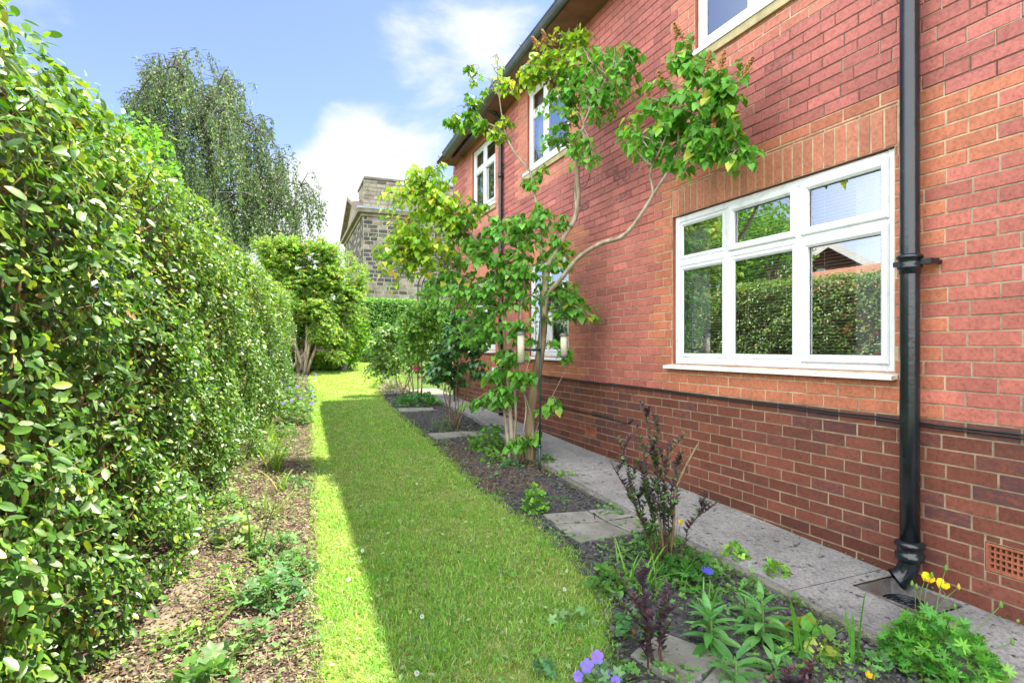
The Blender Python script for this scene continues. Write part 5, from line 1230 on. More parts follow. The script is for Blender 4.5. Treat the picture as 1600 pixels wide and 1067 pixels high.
for (px, py, y, rx, ry, rz_, nt_, pal) in ((880, 100, 4.85, .20, .3, .2, 24, LIL_SUNLIT), (845, 110, 5.0, .22, .25, .16, 16, LIL_SUNLIT), (930, 110, 4.75, .26, .25, .24, 26, LIL), (965, 130, 4.6, .22, .25, .16, 15, LIL), (985, 90, 4.6, .10, .15, .12, 8, LIL), (870, 170, 4.85, .2, .25, .2, 14, LIL), (910, 60, 5.0, .12, .2, .1, 8, LIL_SUNLIT), (860, 215, 4.9, .12, .12, .16, 9, LIL), (880, 60, 4.9, .16, .2, .10, 10, LIL_SUNLIT), (905, 140, 4.85, .22, .2, .22, 18, LIL), (945, 170, 4.7, .16, .2, .12, 10, LIL), (900, 240, 4.95, .08, .1, .2, 6, LIL), (925, 260, 4.9, .05, .1, .08, 4, LIL), (825, 125, 5.1, .12, .15, .1, 8, LIL_SUNLIT)):
    c_ = at(px, py, y)
    if c_.x > 2.72: c_ = ax(px, py, 2.68)
    sp(aC, c_, (rx, ry, rz_), int(nt_ * 1.7), 3, .068, pal, bare=.2)
aL = l1[-16:] + l2 + l3 + l4
for (px, py, y, rx, ry, rz_, nt_, nl) in ((715, 185, 5.5, .18, .2, .12, 14, 2), (745, 195, 5.4, .12, .15, .10, 8, 2), (740, 150, 5.4, .10, .15, .14, 8, 2), (735, 105, 5.4, .08, .1, .07, 6, 2), (775, 215, 5.35, .10, .1, .06, 6, 2), (790, 195, 5.3, .07, .1, .06, 4, 2), (775, 110, 5.3, .12, .15, .15, 12, 0), (800, 140, 5.3, .14, .1, .05, 7, 2)):
    sp(aL, at(px, py, y), (rx * 1.1, ry, rz_ * 1.1), int(nt_ * 1.5), nl + (nl > 0), .068, [(3, (.14, .34, .03)), (1, (.28, .42, .03))] if px < 760 else LIL_SUNLIT, bare=.3)
for (px, py, y, nt_) in ((850, 330, 5.1, 6), (870, 345, 5.0, 6), (825, 285, 5.15, 5), (845, 265, 5.1, 4)):
    sp(l1[6:20] + c1[6:20], at(px, py, y), (.09, .1, .07), nt_, 3, .07, LIL)
# lower left crown, in the sun
aS = s_a[-22:] + s_b[-20:] + s_f + s_g + s_i + s_c[-14:]
for (px, py, y, rx, ry, rz_, nt_, pal) in ((665, 280, 5.6, .22, .25, .16, 22, LIL_SUNLIT), (640, 320, 5.65, .24, .3, .2, 30, LIL_SUNLIT), (690, 330, 5.55, .26, .3, .2, 34, LIL_SUNLIT), (625, 375, 5.65, .20, .25, .18, 24, LIL_SUNLIT), (680, 390, 5.6, .28, .3, .2, 36, LIL_SUNLIT), (612, 420, 5.6, .08, .12, .20, 9, LIL_SUNLIT), (650, 420, 5.6, .18, .25, .08, 9, LIL_SUNLIT), (735, 360, 5.5, .24, .3, .2, 32, LIL),
        (740, 430, 5.45, .28, .3, .24, 44, LIL), (790, 380, 5.3, .26, .3, .22, 38, LIL), (700, 470, 5.55, .24, .3, .16, 34, LIL), (735, 520, 5.5, .2, .3, .14, 20, LIL), (655, 345, 5.6, .3, .3, .3, 24, LIL_SUNLIT), (600, 400, 5.6, .10, .2, .2, 10, LIL_SUNLIT), (815, 420, 5.2, .2, .25, .2, 22, LIL), (845, 480, 5.15, .18, .2, .15, 14, LIL), (790, 450, 5.3, .24, .3, .2, 34, LIL), (830, 350, 5.1, .16, .2, .18, 16, LIL), (870, 400, 4.95, .16, .2, .16, 16, LIL), (770, 510, 5.3, .16, .2, .12, 14, LIL)):
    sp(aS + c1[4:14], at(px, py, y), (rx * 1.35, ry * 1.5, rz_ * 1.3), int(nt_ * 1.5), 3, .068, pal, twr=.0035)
aT = tr[8:] + s_h + s_d + s_e + s_c[6:16] + s_a[4:14]
for (px, py, y, rx, ry, rz_, nt_) in ((905, 480, 4.95, .16, .15, .12, 18), (880, 455, 5.0, .16, .15, .12, 14), (930, 500, 4.85, .05, .1, .04, 4), (885, 540, 4.9, .1, .15, .08, 6), (790, 560, 5.2, .18, .2, .10, 14), (815, 520, 5.1, .14, .2, .12, 10), (815, 590, 4.95, .12, .15, .08, 8), (775, 620, 5.3, .18, .2, .10, 14), (740, 635, 5.4, .10, .15, .08, 8), (860, 640, 4.9, .10, .08, .04, 5), (830, 690, 5.1, .10, .1, .06, 5), (800, 700, 5.0, .10, .1, .06, 5), (760, 590, 5.3, .1, .1, .06, 5)):
    sp(aT, at(px, py, y), (rx * 1.1, ry, rz_ * 1.1), int(nt_ * 1.4), 3, .080, LIL, twr=.003)
T_.done(root, M['bark'], M['leaf'], heart(.47, .10, .16))
# old flower heads
def panicle(root, p, n=130, h=.13, r=.045, d=(0, 0, 1)):
    m = MB(); p = Vector(p); d = Vector(d).normalized()
    m.tube([p, p + d * h], [.002, .001], 4)
    for i in range(n):
        t = rng.uniform(0, 1); q = p + d * h * t + Vector(unit(1)[0]) * r * (1 - .75 * t) * rng.uniform(.3, 1); s = rng.uniform(.005, .010); c = rng.uniform(.6, 1.3)
        m.add([q + Vector((s, 0, 0)), q + Vector((-s * .5, s, 0)), q + Vector((-s * .5, -s, 0)), q + Vector((0, 0, s * 1.6))], [(0, 1, 3), (1, 2, 3), (2, 0, 3), (0, 2, 1)])
    return m.build('seed_head', M['seed'], root)
for (px, py, y, dx) in ((853, 62, 4.95, -.3), (866, 60, 4.9, .1), (842, 72, 5.0, -.6), (860, 95, 4.95, -.2), (895, 95, 4.85, 0), (1062, 55, 3.6, -.4), (1072, 70, 3.6, .6), (1050, 108, 3.65, -.5), (1040, 130, 3.75, -.6), (1105, 100, 3.5, .2), (1095, 115, 3.55, 0), (1125, 100, 3.42, .3), (1163, 105, 3.35, .6), (1115, 165, 3.45, .1), (1015, 145, 3.9, -.3), (1080, 125, 3.6, 0), (975, 95, 4.6, .4), (655, 285, 5.6, -.4), (640, 350, 5.6, -.2), (985, 195, 4.0, 0)):
    c_ = at(px, py, y)
    if c_.x > 2.7: c_ = ax(px, py, 2.7)
    panicle(root, c_ - Vector((0, 0, .04)), d=(dx, 0, 1) if py != 165 else (0, 0, -1))

# ------------------------------------------------------------------ bird feeder pole
q = gr(843, 738); fp = empty('bird_feeder_pole', (q.x, q.y, q.z), 'dark green metal pole with two curled hooks for the bird feeders', 'garden pole')
ztop = at(846, 480, q.y).z; wx = at(890, 500, q.y).x
m = MB(); m.tube([(q.x, q.y, q.z - .1), (q.x + .004, q.y, q.z + .25)], .0125, 10); m.tube([(q.x + .004, q.y, q.z + .24), (q.x + .012, q.y, ztop)], .0095, 10); m.tube([(q.x + .004, q.y, q.z + .23), (q.x + .004, q.y, q.z + .26)], .014, 10); m.build('pole', M['hook'], fp)
for sgn in (-1, 1):
    c = Vector((q.x + .012 + sgn * .11, q.y, ztop + .0)); m = MB()
    pts = [Vector((q.x + .012, q.y, ztop - .25)), Vector((q.x + .012, q.y, ztop - .05))] + [c + Vector((-sgn * .11 * math.cos(a), 0, .11 * math.sin(a))) for a in np.linspace(0, math.pi, 12)] + [c + Vector((sgn * .112, 0, -.10)), c + Vector((sgn * .10, 0, -.20)), c + Vector((sgn * .075, 0, -.215)), c + Vector((sgn * .06, 0, -.19))]
    m.tube(pts, .0048, 8); m.build('hook', M['hook'], fp)
m = MB(); zt_ = at(845, 548, q.y).z; tc_ = Vector((q.x - .07, q.y, zt_)); m.lathe(tc_, [(.001, 0), (.075, 0), (.085, .02), (.08, .022), (.072, .006), (.001, .004)], 20); m.tube([tc_, (q.x + .01, q.y, zt_)], .004, 6); m.build('tray', M['hook'], fp)
for i, (px, py0, py1, lab) in enumerate(((814, 521, 566, 'left of the pole partly behind the leaves'), (881, 523, 556, 'right of the pole in front of the lower window'))):
    a, b = at(px, py0, q.y), at(px, py1, q.y); f = empty('bird_feeder', (a.x, a.y, b.z), 'cream tube bird feeder hanging ' + lab, 'bird feeder', 'hanging bird feeders'); r = .032; h = a.z - b.z
    m = MB(); m.lathe((a.x, a.y, b.z), [(.001, .0), (r, .0), (r, h), (.001, h)], 16); m.build('tube', M['cream'], f)
    m = MB(); m.lathe((a.x, a.y, a.z), [(r + .012, -.012), (r + .012, .002), (r, .014), (.006, .022), (.001, .022)], 16); m.build('lid', M['feedcap'], f)
    m = MB(); m.lathe((a.x, a.y, b.z), [(.001, -.02), (r + .004, -.018), (r + .006, .008), (r + .001, .01)], 16); m.build('base', M['feedcap'], f)
    hk = Vector((q.x + .012 + (-1 if i == 0 else 1) * .185, q.y, ztop - .21)); m = MB(); m.tube([hk, (a.x, a.y, a.z + .02)], .0015, 4); m.build('wire', M['wire'], f)

# ------------------------------------------------------------------ rose bush, shrub and arch
def shrub(name, x, y, stems, canes, clumps, L, pal, label, tmpl, leafm='leaf', bark='twig', twr=.003, nleaf=3, cat='shrub', group=None, r0=.009, droop=.3):
    z0 = gz(y); root = empty(name, (x, y, z0), label, cat, group); t = Twigs(); an = []
    for (dx, dy, tx, ty, H) in canes:
        o = curve_pts((x + dx, y + dy, z0 - .02), (x + tx, y + ty, z0 + H), (rng.normal(0, .03), rng.normal(0, .03), 0), 9, .012); t.m.tube(o, [r0 * (1 - .65 * i / 8) for i in range(9)], 6, stems); an += o[2:]
    for (cx, cy, cz, rx, ry, rz_, nt_) in clumps: t.spray(an, (cx, cy, cz), (rx, ry, rz_), int(nt_ * 1.7), nleaf, L * 1.12, pal, twr=twr)
    t.done(root, M[bark], M[leafm], tmpl, 'foliage', True, 'stems'); return root
ROSE = [(3, (.055, .17, .045)), (2, (.08, .23, .06)), (1, (.13, .32, .06))]
M['glossleaf'] = leafmat('gloss_leaf', 0.25, 0.2, 0.7)
cx, cy = 2.16, 7.1; zb_ = gz(7.1)
shrub('rose_bush', cx, cy, (1, 1, 1, 1), [(rng.normal(0, .06), rng.normal(0, .06), tx, ty, H) for tx, ty, H in ((-.12, .1, 1.1), (0, 0, 1.3), (.15, .1, 1.2), (.3, 0, 1.0), (-.2, -.1, .9), (.1, -.1, 1.4), (.45, .1, 1.2), (.05, .2, .9))],
      [(cx + dx, cy + dy, zb_ + h, .2, .22, .16, k) for dx, dy, h, k in ((-.1, 0, 1.0, 34), (.1, 0, 1.25, 34), (.3, .05, 1.1, 30), (-.2, 0, .75, 26), (.1, .1, .7, 18), (.35, 0, .8, 14), (.45, .1, 1.3, 16), (.1, 0, 1.5, 10))], .07, ROSE, 'dark glossy rose bush on tall thorny canes between the lawn and the path', oval(.36, .08, .1), 'glossleaf')
cx, cy = 2.3, 10.7; zb_ = gz(cy)
g = shrub('flowering_shrub', cx, cy, (1, 1, 1, 1), [(rng.normal(0, .08), rng.normal(0, .08), tx, ty, H) for tx, ty, H in ((-.5, .1, 1.0), (-.3, 0, 1.2), (0, 0, 1.3), (.3, .1, 1.1), (.5, 0, .9), (-.1, .1, .8), (.15, -.1, 1.0))],
      [(cx + dx, cy + dy, zb_ + h, .26, .3, .2, k) for dx, dy, h, k in ((-.5, 0, .95, 40), (-.3, 0, 1.2, 44), (0, 0, 1.25, 46), (.3, .05, 1.1, 40), (.5, 0, .9, 30), (-.4, .1, .6, 34), (0, 0, .8, 30), (-.15, -.2, .6, 28), (-.55, 0, .45, 20), (.3, -.1, .6, 20))], .06, [(3, (.14, .30, .06)), (2, (.20, .38, .07)), (1, (.34, .40, .06)), (1, (.10, .24, .06))], 'rounded green shrub with one pink flower at the far end of the bed', oval(.36, .08, .1), 'leaf', 'bark')
flower_head(g, at(650, 576, 10.3), .055, 8, (.75, .12, .22), (.6, .2, .2), cup=.4, w=.5, nrm=(-.3, -.9, .4))
flower_head(g, at(655, 590, 10.35), .03, 7, (.7, .2, .28), cup=.5, nrm=(-.3, -.9, .4))
# arch with a climbing rose
A_, B_ = Vector((2.93, 9.45, gz(9.45))), Vector((2.42, 10.0, gz(10))); ar = empty('garden_arch', (A_ + B_) / 2, 'black metal garden arch over the far end of the path', 'garden arch')
for off in (Vector((0, 0, 0)), Vector((.10, .12, 0))):
    m = MB(); hh = 2.05; Md = (A_ + B_) / 2 + off; R2 = (A_ - B_) / 2
    pts = [A_ + off, A_ + off + Vector((0, 0, hh))] + [Md + Vector((0, 0, hh)) + R2 * math.cos(a) + Vector((0, 0, .30 * math.sin(a))) for a in np.linspace(0.1, math.pi - .1, 11)] + [B_ + off + Vector((0, 0, hh)), B_ + off]
    m.tube(pts, .010, 8); m.build('hoop', M['iron'], ar)
m = MB()
for h in (.5, 1.0, 1.5, 1.9):
    for Q in (A_, B_): m.tube([Q + Vector((0, 0, h)), Q + Vector((.1, .12, h))], .006, 5)
m.build('rungs', M['iron'], ar)
zb_ = gz(9.8); cx, cy = 2.38, 9.8
shrub('climbing_rose', cx, cy, (1, 1, 1, 1), [(0, 0, .0, .1, 1.9), (.05, 0, .2, 0, 2.1), (-.05, .05, -.1, .1, 1.6), (0, 0, .3, 0, 1.5)],
      [(cx + dx, cy + dy, zb_ + h, .24, .25, .22, k) for dx, dy, h, k in ((-.1, 0, 1.5, 36), (.15, 0, 1.8, 24), (.3, 0, 2.1, 30), (.25, 0, 1.5, 34), (0, 0, 1.1, 40), (.45, -.1, 1.9, 20), (.3, 0, 1.1, 18), (-.3, -.3, 1.3, 34), (-.25, -.3, .9, 26), (.1, -.3, 1.6, 34))], .06, [(3, (.12, .32, .05)), (2, (.18, .42, .05)), (1, (.3, .45, .05))], 'bright green climbing rose covering the black arch', oval(.36, .08, .1), 'leaf', 'twig', cat='climbing plant')

# ------------------------------------------------------------------ far shrubs and clipped hedge
cx, cy = .78, 15.9; zb_ = gz(cy)
cn = []
for (px, py, y) in ((440, 450, 15.5), (455, 400, 15.8), (480, 420, 16), (505, 400, 16), (520, 440, 16.2), (545, 460, 16.3), (425, 420, 15.5), (500, 470, 15.8)):
    p = at(px, py, y); cn.append((rng.normal(0, .12), rng.normal(0, .12), p.x - cx, p.y - cy, p.z - zb_))
def pc(px, py, y, rx, ry, rz_, k): p = at(px, py, y); return (p.x, p.y, p.z, rx, ry, rz_, k)
shrub('lilac_bush', cx, cy, (1, 1, 1, 1), cn, [pc(430, 400, 15.6, .5, .6, .5, 70), pc(455, 385, 15.8, .6, .7, .35, 80), pc(500, 390, 16, .6, .7, .4, 90), pc(430, 450, 15.4, .4, .6, .5, 50), pc(475, 440, 15.8, .6, .6, .5, 80), pc(520, 430, 16, .5, .7, .5, 90), pc(545, 470, 16.2, .45, .7, .5, 90), pc(510, 490, 16, .5, .6, .4, 70), pc(530, 530, 16, .45, .6, .35, 60), pc(555, 500, 16.2, .3, .5, .3, 40), pc(470, 500, 16, .4, .5, .25, 26), pc(505, 540, 16.3, .4, .5, .3, 40), pc(415, 380, 15.6, .4, .5, .3, 34), pc(445, 500, 16.4, .5, .4, .4, 50), pc(440, 545, 16.8, .5, .4, .3, 40), pc(480, 545, 17, .5, .4, .3, 40), pc(470, 420, 16.2, .9, .5, .8, 90), pc(510, 450, 16.4, .8, .5, .9, 90), pc(535, 545, 16.2, .35, .5, .3, 50), pc(510, 560, 16.4, .4, .4, .25, 40), pc(500, 520, 15.6, .35, .4, .35, 40), pc(560, 440, 16.6, .4, .5, .6, 50), pc(490, 480, 15.3, .35, .3, .3, 34), pc(515, 520, 15.4, .35, .3, .35, 40), pc(530, 560, 15.6, .3, .3, .2, 30), pc(455, 470, 15.2, .2, .3, .3, 16)],
      .082, [(4, (.17, .36, .045)), (3, (.11, .26, .04)), (3.5, (.34, .48, .05)), (.8, (.36, .28, .09))], 'large loose lilac bush with crooked stems at the far end of the tall hedge', diamond(.36, .08), 'farleaf', 'bark', nleaf=7, r0=.045, twr=.007)
cx, cy = 2.35, 19.2; zb_ = gz(cy)
shrub('feathery_shrub', cx, cy, (1, 1, 1, 1), [(0, 0, dx, 0, h) for dx, h in ((-.4, 3.2), (0, 3.6), (.4, 3.0), (-.6, 2.4))], [pc(540, 410, 19, .45, .5, .5, 50), pc(560, 425, 19, .4, .5, .5, 50), pc(550, 460, 19, .5, .5, .4, 50), pc(535, 500, 19, .5, .5, .5, 50), pc(572, 490, 19, .2, .4, .3, 22)],
      .09, [(3, (.20, .34, .08)), (2, (.26, .38, .08))], 'pale feathery shrub rising behind the lilac bush', diamond(.25, .05), 'farleaf', 'bark', nleaf=4, r0=.03, twr=.006)
def clipped(name, x0, x1, y0, y1, z1, n, L, pal, label, end=False):
    root = empty(name, ((x0 + x1) / 2, (y0 + y1) / 2, gz(y0)), label, 'hedge'); PP = []; NN = []
    k = int(n * .6); x = rng.uniform(x0, x1, k); z = rng.uniform(0, 1, k); PP.append(np.stack([x, y0 + rng.exponential(.05, k) + .03 * np.sin(x * 5), gz(y0) + z * (z1 - gz(y0))], 1)); NN.append(np.tile([0, -1, .5], (k, 1)))
    k = int(n * .25); PP.append(np.stack([rng.uniform(x0, x1, k), rng.uniform(y0, y1, k), z1 - rng.exponential(.04, k) + .02], 1)); NN.append(np.tile([0, 0, 1], (k, 1)))
    for xe, sx in ((x0, -1), (x1, 1)):
        k = int(n * .08); PP.append(np.stack([np.full(k, xe) - sx * rng.exponential(.05, k), rng.uniform(y0, y1, k), gz(y0) + rng.uniform(0, 1, k) * (z1 - gz(y0))], 1)); NN.append(np.tile([sx, 0, .4], (k, 1)))
    P = np.concatenate(PP); N = np.concatenate(NN) + rng.normal(0, .4, (len(P), 3)); k = len(P)
    C = cols(k, pal, .16)
    npmesh('leaves', *place(diamond(.32, .08), P, rng.normal(size=(k, 3)), N, L * rng.uniform(.6, 1.2, k), C), M['privet'], root)
    m = MB(); m.box((x0 + .12, y0 + .12, gz(y0) - .05), (x1 - .12, y1 - .1, z1 - .12)); m.build('branches', M['inner'], root)
M['inner'] = plain('hedge_inside', [(0.3, (0.02, 0.035, 0.012)), (0.7, (0.05, 0.06, 0.025))], 12, 0.95, 1.0, 14, 0.1, bdist=.1)
clipped('clipped_hedge', 2.2, 9.5, 21.0, 22.0, 3.16, 26000, .08, [(3, (.13, .34, .04)), (2, (.17, .40, .045)), (1, (.30, .50, .05))], 'neatly clipped green hedge across the far end of the garden')
clipped('low_box_hedge', 2.05, 3.9, 20.3, 20.9, gz(20.3) + .52, 5000, .06, [(3, (.16, .32, .05)), (1, (.3, .4, .06))], 'low pale green hedge in front of the tall clipped one')

# ------------------------------------------------------------------ weeping birch beyond the hedge
root = empty('weeping_birch', (-2.1, 22.5, gz(22.5)), 'tall weeping birch with hanging grey green twigs beyond the tall hedge', 'tree')
T_ = Twigs(); YB = 22.5
trk = limb(T_, [(-2.1, 22.5, .8)] + pp((345, 420, YB), (340, 330, YB), (330, 250, YB), (315, 190, YB), (300, 140, YB)), .26, .05, 10, (.9, .9, .95, 1))
anc = list(trk)
OUT = [(200, 130), (230, 92), (262, 82), (300, 84), (330, 98), (362, 122), (385, 150), (412, 172), (432, 205), (442, 235), (455, 255), (480, 275), (497, 300), (488, 330), (476, 352), (462, 340), (455, 365), (430, 375), (400, 372), (360, 380), (300, 300), (200, 180)]
def inside(x, y):
    c = False; j = len(OUT) - 1
    for i in range(len(OUT)):
        xi, yi = OUT[i]; xj, yj = OUT[j]
        if (yi > y) != (yj > y) and x < (xj - xi) * (y - yi) / (yj - yi) + xi: c = not c
        j = i
    return c
for (px, py, d) in ((250, 110, -1), (225, 150, 1), (370, 150, 1), (400, 200, -1.5), (430, 250, 1), (470, 290, 0), (440, 320, -1), (280, 200, 2), (390, 260, 2), (350, 170, -2), (420, 300, 2)):
    e = at(px, py, YB + d); a = trk[min(len(trk) - 1, max(4, int(len(trk) * (1 - (py - 80) / 380))))]
    anc += limb(T_, [a, a.lerp(e, .5) + Vector((0, 0, .5)), e], .07, .015, 6)
m = T_.m; P = []; A = []; tries = 0; ns = 0
while ns < 1450 and tries < 20000:
    tries += 1; px = rng.uniform(185, 505); py = rng.uniform(70, 375)
    if not inside(px + rng.normal(0, 9), py + rng.normal(0, 9)): continue
    if math.sin(px * .055 + 1.2 * math.sin(py * .03)) * math.sin(py * .06 + 1) + rng.normal(0, .4) < -.5: continue
    ns += 1; edge = min(abs(px - 195), abs(500 - px)) / 150; dd = rng.normal(0, 1.3 * min(1, edge) + .3)
    s0 = at(px, py, YB + dd); ln = rng.uniform(.45, 1.25) * (1.25 if py > 230 else 1); dr = rng.normal(0, .10, 2)
    e = s0 + Vector((dr[0] * ln + .12, dr[1] * ln, -ln))
    pts = [s0 + Vector((-.18, 0, -.05)), s0, s0.lerp(e, .5) + Vector((.04, 0, 0)), e]
    m.tube(pts, [.010, .008, .005, .003], 4, cap=False)
    if rng.uniform() < .25:
        a = min(anc, key=lambda q: (q - s0).length); m.tube([a, a.lerp(s0, .5) + Vector((0, 0, .2)), s0], [.02, .014, .008], 4, cap=False)
    k = int(24 * ln) + 6; t = rng.uniform(0, 1, k)
    for tt in t:
        q = s0.lerp(e, tt); P.append((q.x + rng.normal(0, .05), q.y + rng.normal(0, .07), q.z + rng.normal(0, .04))); A.append((rng.normal(0, .6), rng.normal(0, .6), -1))
n = len(P)
T_.m.build('trunk', M['birch_twig'], root)
npmesh('crown', *place(diamond(.34, .06), P, A, rng.normal(size=(n, 3)) + np.array([0, -.3, .3]), .095 * rng.uniform(.6, 1.3, n), cols(n, [(4, (.10, .18, .055)), (3, (.15, .24, .075)), (2, (.07, .12, .045)), (1, (.24, .29, .13))], .2)), M['birch'], root)
# more garden trees that the windows mirror, standing behind the tall hedge
def blob_tree(name, x, y, H, R, n, L, pal, label, zc=.65, zr=.28):
    z0 = gz(y); root = empty(name, (x, y, z0), label, 'tree'); t = Twigs(); o = limb(t, [(x, y, z0 - .1), (x + .1, y, z0 + H * .35), (x, y + .1, z0 + H * .7)], .12, .04, 8); P = []; N = []
    for i in range(16):
        u = unit(1)[0]; c = Vector((x + u[0] * R * .7, y + u[1] * R * .7, z0 + H * zc + u[2] * H * zr)); t.m.tube([o[-4], Vector(o[-1]).lerp(c, .5), c], [.03, .02, .01], 5)
        v = unit(n // 16) * (R * .5 * rng.uniform(.5, 1, (n // 16, 1))); P.append(np.array(c) + v); N.append(v)
    P = np.concatenate(P); N = np.concatenate(N) + rng.normal(0, .3, P.shape) + np.array([0, 0, .4]); k = len(P)
    t.m.build('trunk', M['bark'], root)
    npmesh('crown', *place(diamond(.34, .06), P, rng.normal(size=(k, 3)), N, L * rng.uniform(.6, 1.2, k), cols(k, pal, .2)), M['farleaf'], root)
blob_tree('garden_tree', -2.5, 9.0, 4.4, 1.3, 9000, .10, [(3, (.14, .32, .05)), (2, (.22, .42, .06))], 'green tree behind the hedge, mirrored in the left panes of the large window')
blob_tree('garden_tree', -2.4, 8.0, 3.7, .8, 4500, .09, [(3, (.14, .32, .05)), (2, (.24, .42, .06))], 'smaller tree behind the hedge, mirrored in the middle panes of the large window')

# ------------------------------------------------------------------ neighbour, seen mirrored in the big window
nb = empty('neighbour_bungalow', (-6.25, 9.75, gz(9.4)), 'red brick bungalow gable mirrored in the large window', 'house')
m = MB(); X0, YA, YB_, YM = -6.6, 7.0, 12.5, 9.75; ze, za = 2.2, 4.0
m.add([(X0, YA, .2), (X0, YB_, .2), (X0, YB_, ze), (X0, YM, za), (X0, YA, ze), (X0 - 6, YA, .2), (X0 - 6, YB_, .2), (X0 - 6, YB_, ze), (X0 - 6, YM, za), (X0 - 6, YA, ze)],
      [(0, 1, 2, 3, 4), (0, 4, 9, 5), (1, 6, 7, 2), (5, 9, 8, 7, 6)], (.26, .09, .06, .5)); m.build('wall', M['brick'], nb)
m = MB()
for (ya, yb) in ((YA - .35, YM), (YB_ + .35, YM)):
    za_ = ze - .26; m.add([(X0 + .35, ya, za_), (X0 + .35, yb, za + .04), (X0 - 6.3, yb, za + .04), (X0 - 6.3, ya, za_), (X0 + .35, ya, za_ - .07), (X0 + .35, yb, za - .03), (X0 - 6.3, yb, za - .03), (X0 - 6.3, ya, za_ - .07)], [(0, 1, 2, 3), (4, 7, 6, 5), (0, 4, 5, 1), (0, 3, 7, 4), (2, 6, 7, 3)])
m.build('roof', M['tile'], nb)
for (ya, yb) in ((YA - .35, YM), (YB_ + .35, YM)):
    m = MB(); za_ = ze - .26; m.add([(X0 + .353, ya, za_ + .02), (X0 + .353, yb, za + .06), (X0 + .353, yb, za - .16), (X0 + .353, ya, za_ - .20), (X0 + .38, ya, za_ + .02), (X0 + .38, yb, za + .06), (X0 + .38, yb, za - .16), (X0 + .38, ya, za_ - .20)], [(0, 1, 2, 3), (4, 7, 6, 5), (0, 4, 5, 1), (1, 5, 6, 2), (2, 6, 7, 3), (3, 7, 4, 0)]); m.build('barge_board', M['white'], nb)
for yy in (9.9, 10.2):
    m = MB(); c = Vector((X0 + .22, yy, 3.2)); vs = [c + Vector((-.05, 0, 0))]
    for k in range(16): a = k * math.pi / 8; vs.append(c + Vector((.03, .13 * math.cos(a), .16 * math.sin(a))))
    m.add(vs, [(0, 1 + k, 1 + (k + 1) % 16) for k in range(16)]); m.tube([c, (X0, yy, 3.15)], .015, 6); m.tube([c + Vector((-.03, 0, -.14)), c + Vector((.25, 0, -.1))], .008, 5); m.build('satellite_dish', M['white'], nb)
m = MB(); x0, x1, ya, yb = -5.6, -3.6, 6.0, 11.2; zb_ = 1.0
nb.rotation_euler = (0, 0, math.radians(-37))
sh = empty('tiled_shed', (-4.6, 8.6, .35), 'orange tiled shed roof mirrored above the hedge in the large window', 'shed')
m.add([(x0, ya, .2), (x1, ya, .2), (x1, yb, .2), (x0, yb, .2), (x0, ya, 2.75), (x1, ya, 2.38), (x1, yb, 2.38), (x0, yb, 2.75)], [(0, 1, 5, 4), (1, 2, 6, 5), (2, 3, 7, 6), (3, 0, 4, 7)], (.3, .1, .06, .3)); m.build('wall', M['brick'], sh)
m = MB(); n_ = 9
for i in range(n_):
    t0 = i / n_; t1 = (i + 1) / n_; xa = x1 + .15 + (x0 - x1 - .15) * t0; xb = x1 + .15 + (x0 - x1 - .15) * t1; z0_ = 2.40 + .75 * t0; z1_ = 2.40 + .75 * t1 + .03
    m.add([(xa, ya - .1, z0_ + .035), (xa, yb + .1, z0_ + .035), (xb, yb + .1, z1_), (xb, ya - .1, z1_), (xa, ya - .1, z0_), (xa, yb + .1, z0_)], [(0, 1, 2, 3), (0, 4, 5, 1)])
m.build('roof', M['orange_tile'], sh)

# ------------------------------------------------------------------ stone chapel far behind
def stonemat():
    m, nt, o = newmat('sandstone'); p = nd(nt, 'ShaderNodeBsdfPrincipled'); nt.links.new(p.outputs[0], o.inputs[0])
    a = nd(nt, 'ShaderNodeAttribute', attribute_name='Col'); c = mul(nt, a.outputs['Color'], ramp(nt, noise(nt, 3.5, 7, .7), [(.3, (.5, .48, .46)), (.55, (1, 1, 1)), (.75, (1.25, 1.2, 1.1))]))
    nt.links.new(c, p.inputs['Base Color']); p.inputs['Roughness'].default_value = .95
    b = nd(nt, 'ShaderNodeBump'); b.inputs['Strength'].default_value = .6; b.inputs['Distance'].default_value = .03; nt.links.new(noise(nt, 14, 4, .7), b.inputs['Height']); nt.links.new(b.outputs[0], p.inputs['Normal']); return m
M['stone'] = stonemat()
r_ = ray(567.5, 500); dep = 27.5; CX, CY = r_.x * dep, r_.y * dep       # near corner of the tower
ch = empty('stone_chapel', (CX, CY, 0), 'dark weathered stone chapel with parapet and cornice beyond the far hedge', 'chapel')
vl = ray(447, 543); fl = Vector((vl.x, vl.y, 0)).normalized()           # receding side
fr_ = Vector((fl.y, -fl.x, 0))                                            # front face runs right
O = Vector((CX, CY, 0)); ZT, ZC = 9.75, 8.05
def P3(u, v, z): return O + fr_ * u + fl * v + Vector((0, 0, z))
st = MB()
def ashlar(horizontal_len, z0, z1, fn, nout, dark):
    z = z0; r = 0
    while z < z1 - .02:
        h = min(.20, z1 - z); u = -rng.uniform(0, .35)
        while u < horizontal_len:
            L_ = rng.uniform(.34, .50); a, b = max(u, 0), min(u + L_, horizontal_len)
            if b - a > .05:
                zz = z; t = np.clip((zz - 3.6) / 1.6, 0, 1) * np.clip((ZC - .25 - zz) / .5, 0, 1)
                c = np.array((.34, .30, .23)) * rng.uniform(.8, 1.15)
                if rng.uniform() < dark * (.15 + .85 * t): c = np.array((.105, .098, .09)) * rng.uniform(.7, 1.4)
                j = .024; q = [fn(a + j, z + j), fn(b - j, z + j), fn(b - j, z + h - j), fn(a + j, z + h - j)]; ou = [p + nout * .02 for p in q]
                st.add(q + ou, [(4, 5, 6, 7), (0, 1, 5, 4), (1, 2, 6, 5), (2, 3, 7, 6), (3, 0, 4, 7)], (*np.clip(c, 0, 1), 1))
            u += L_
        z += h; r += 1
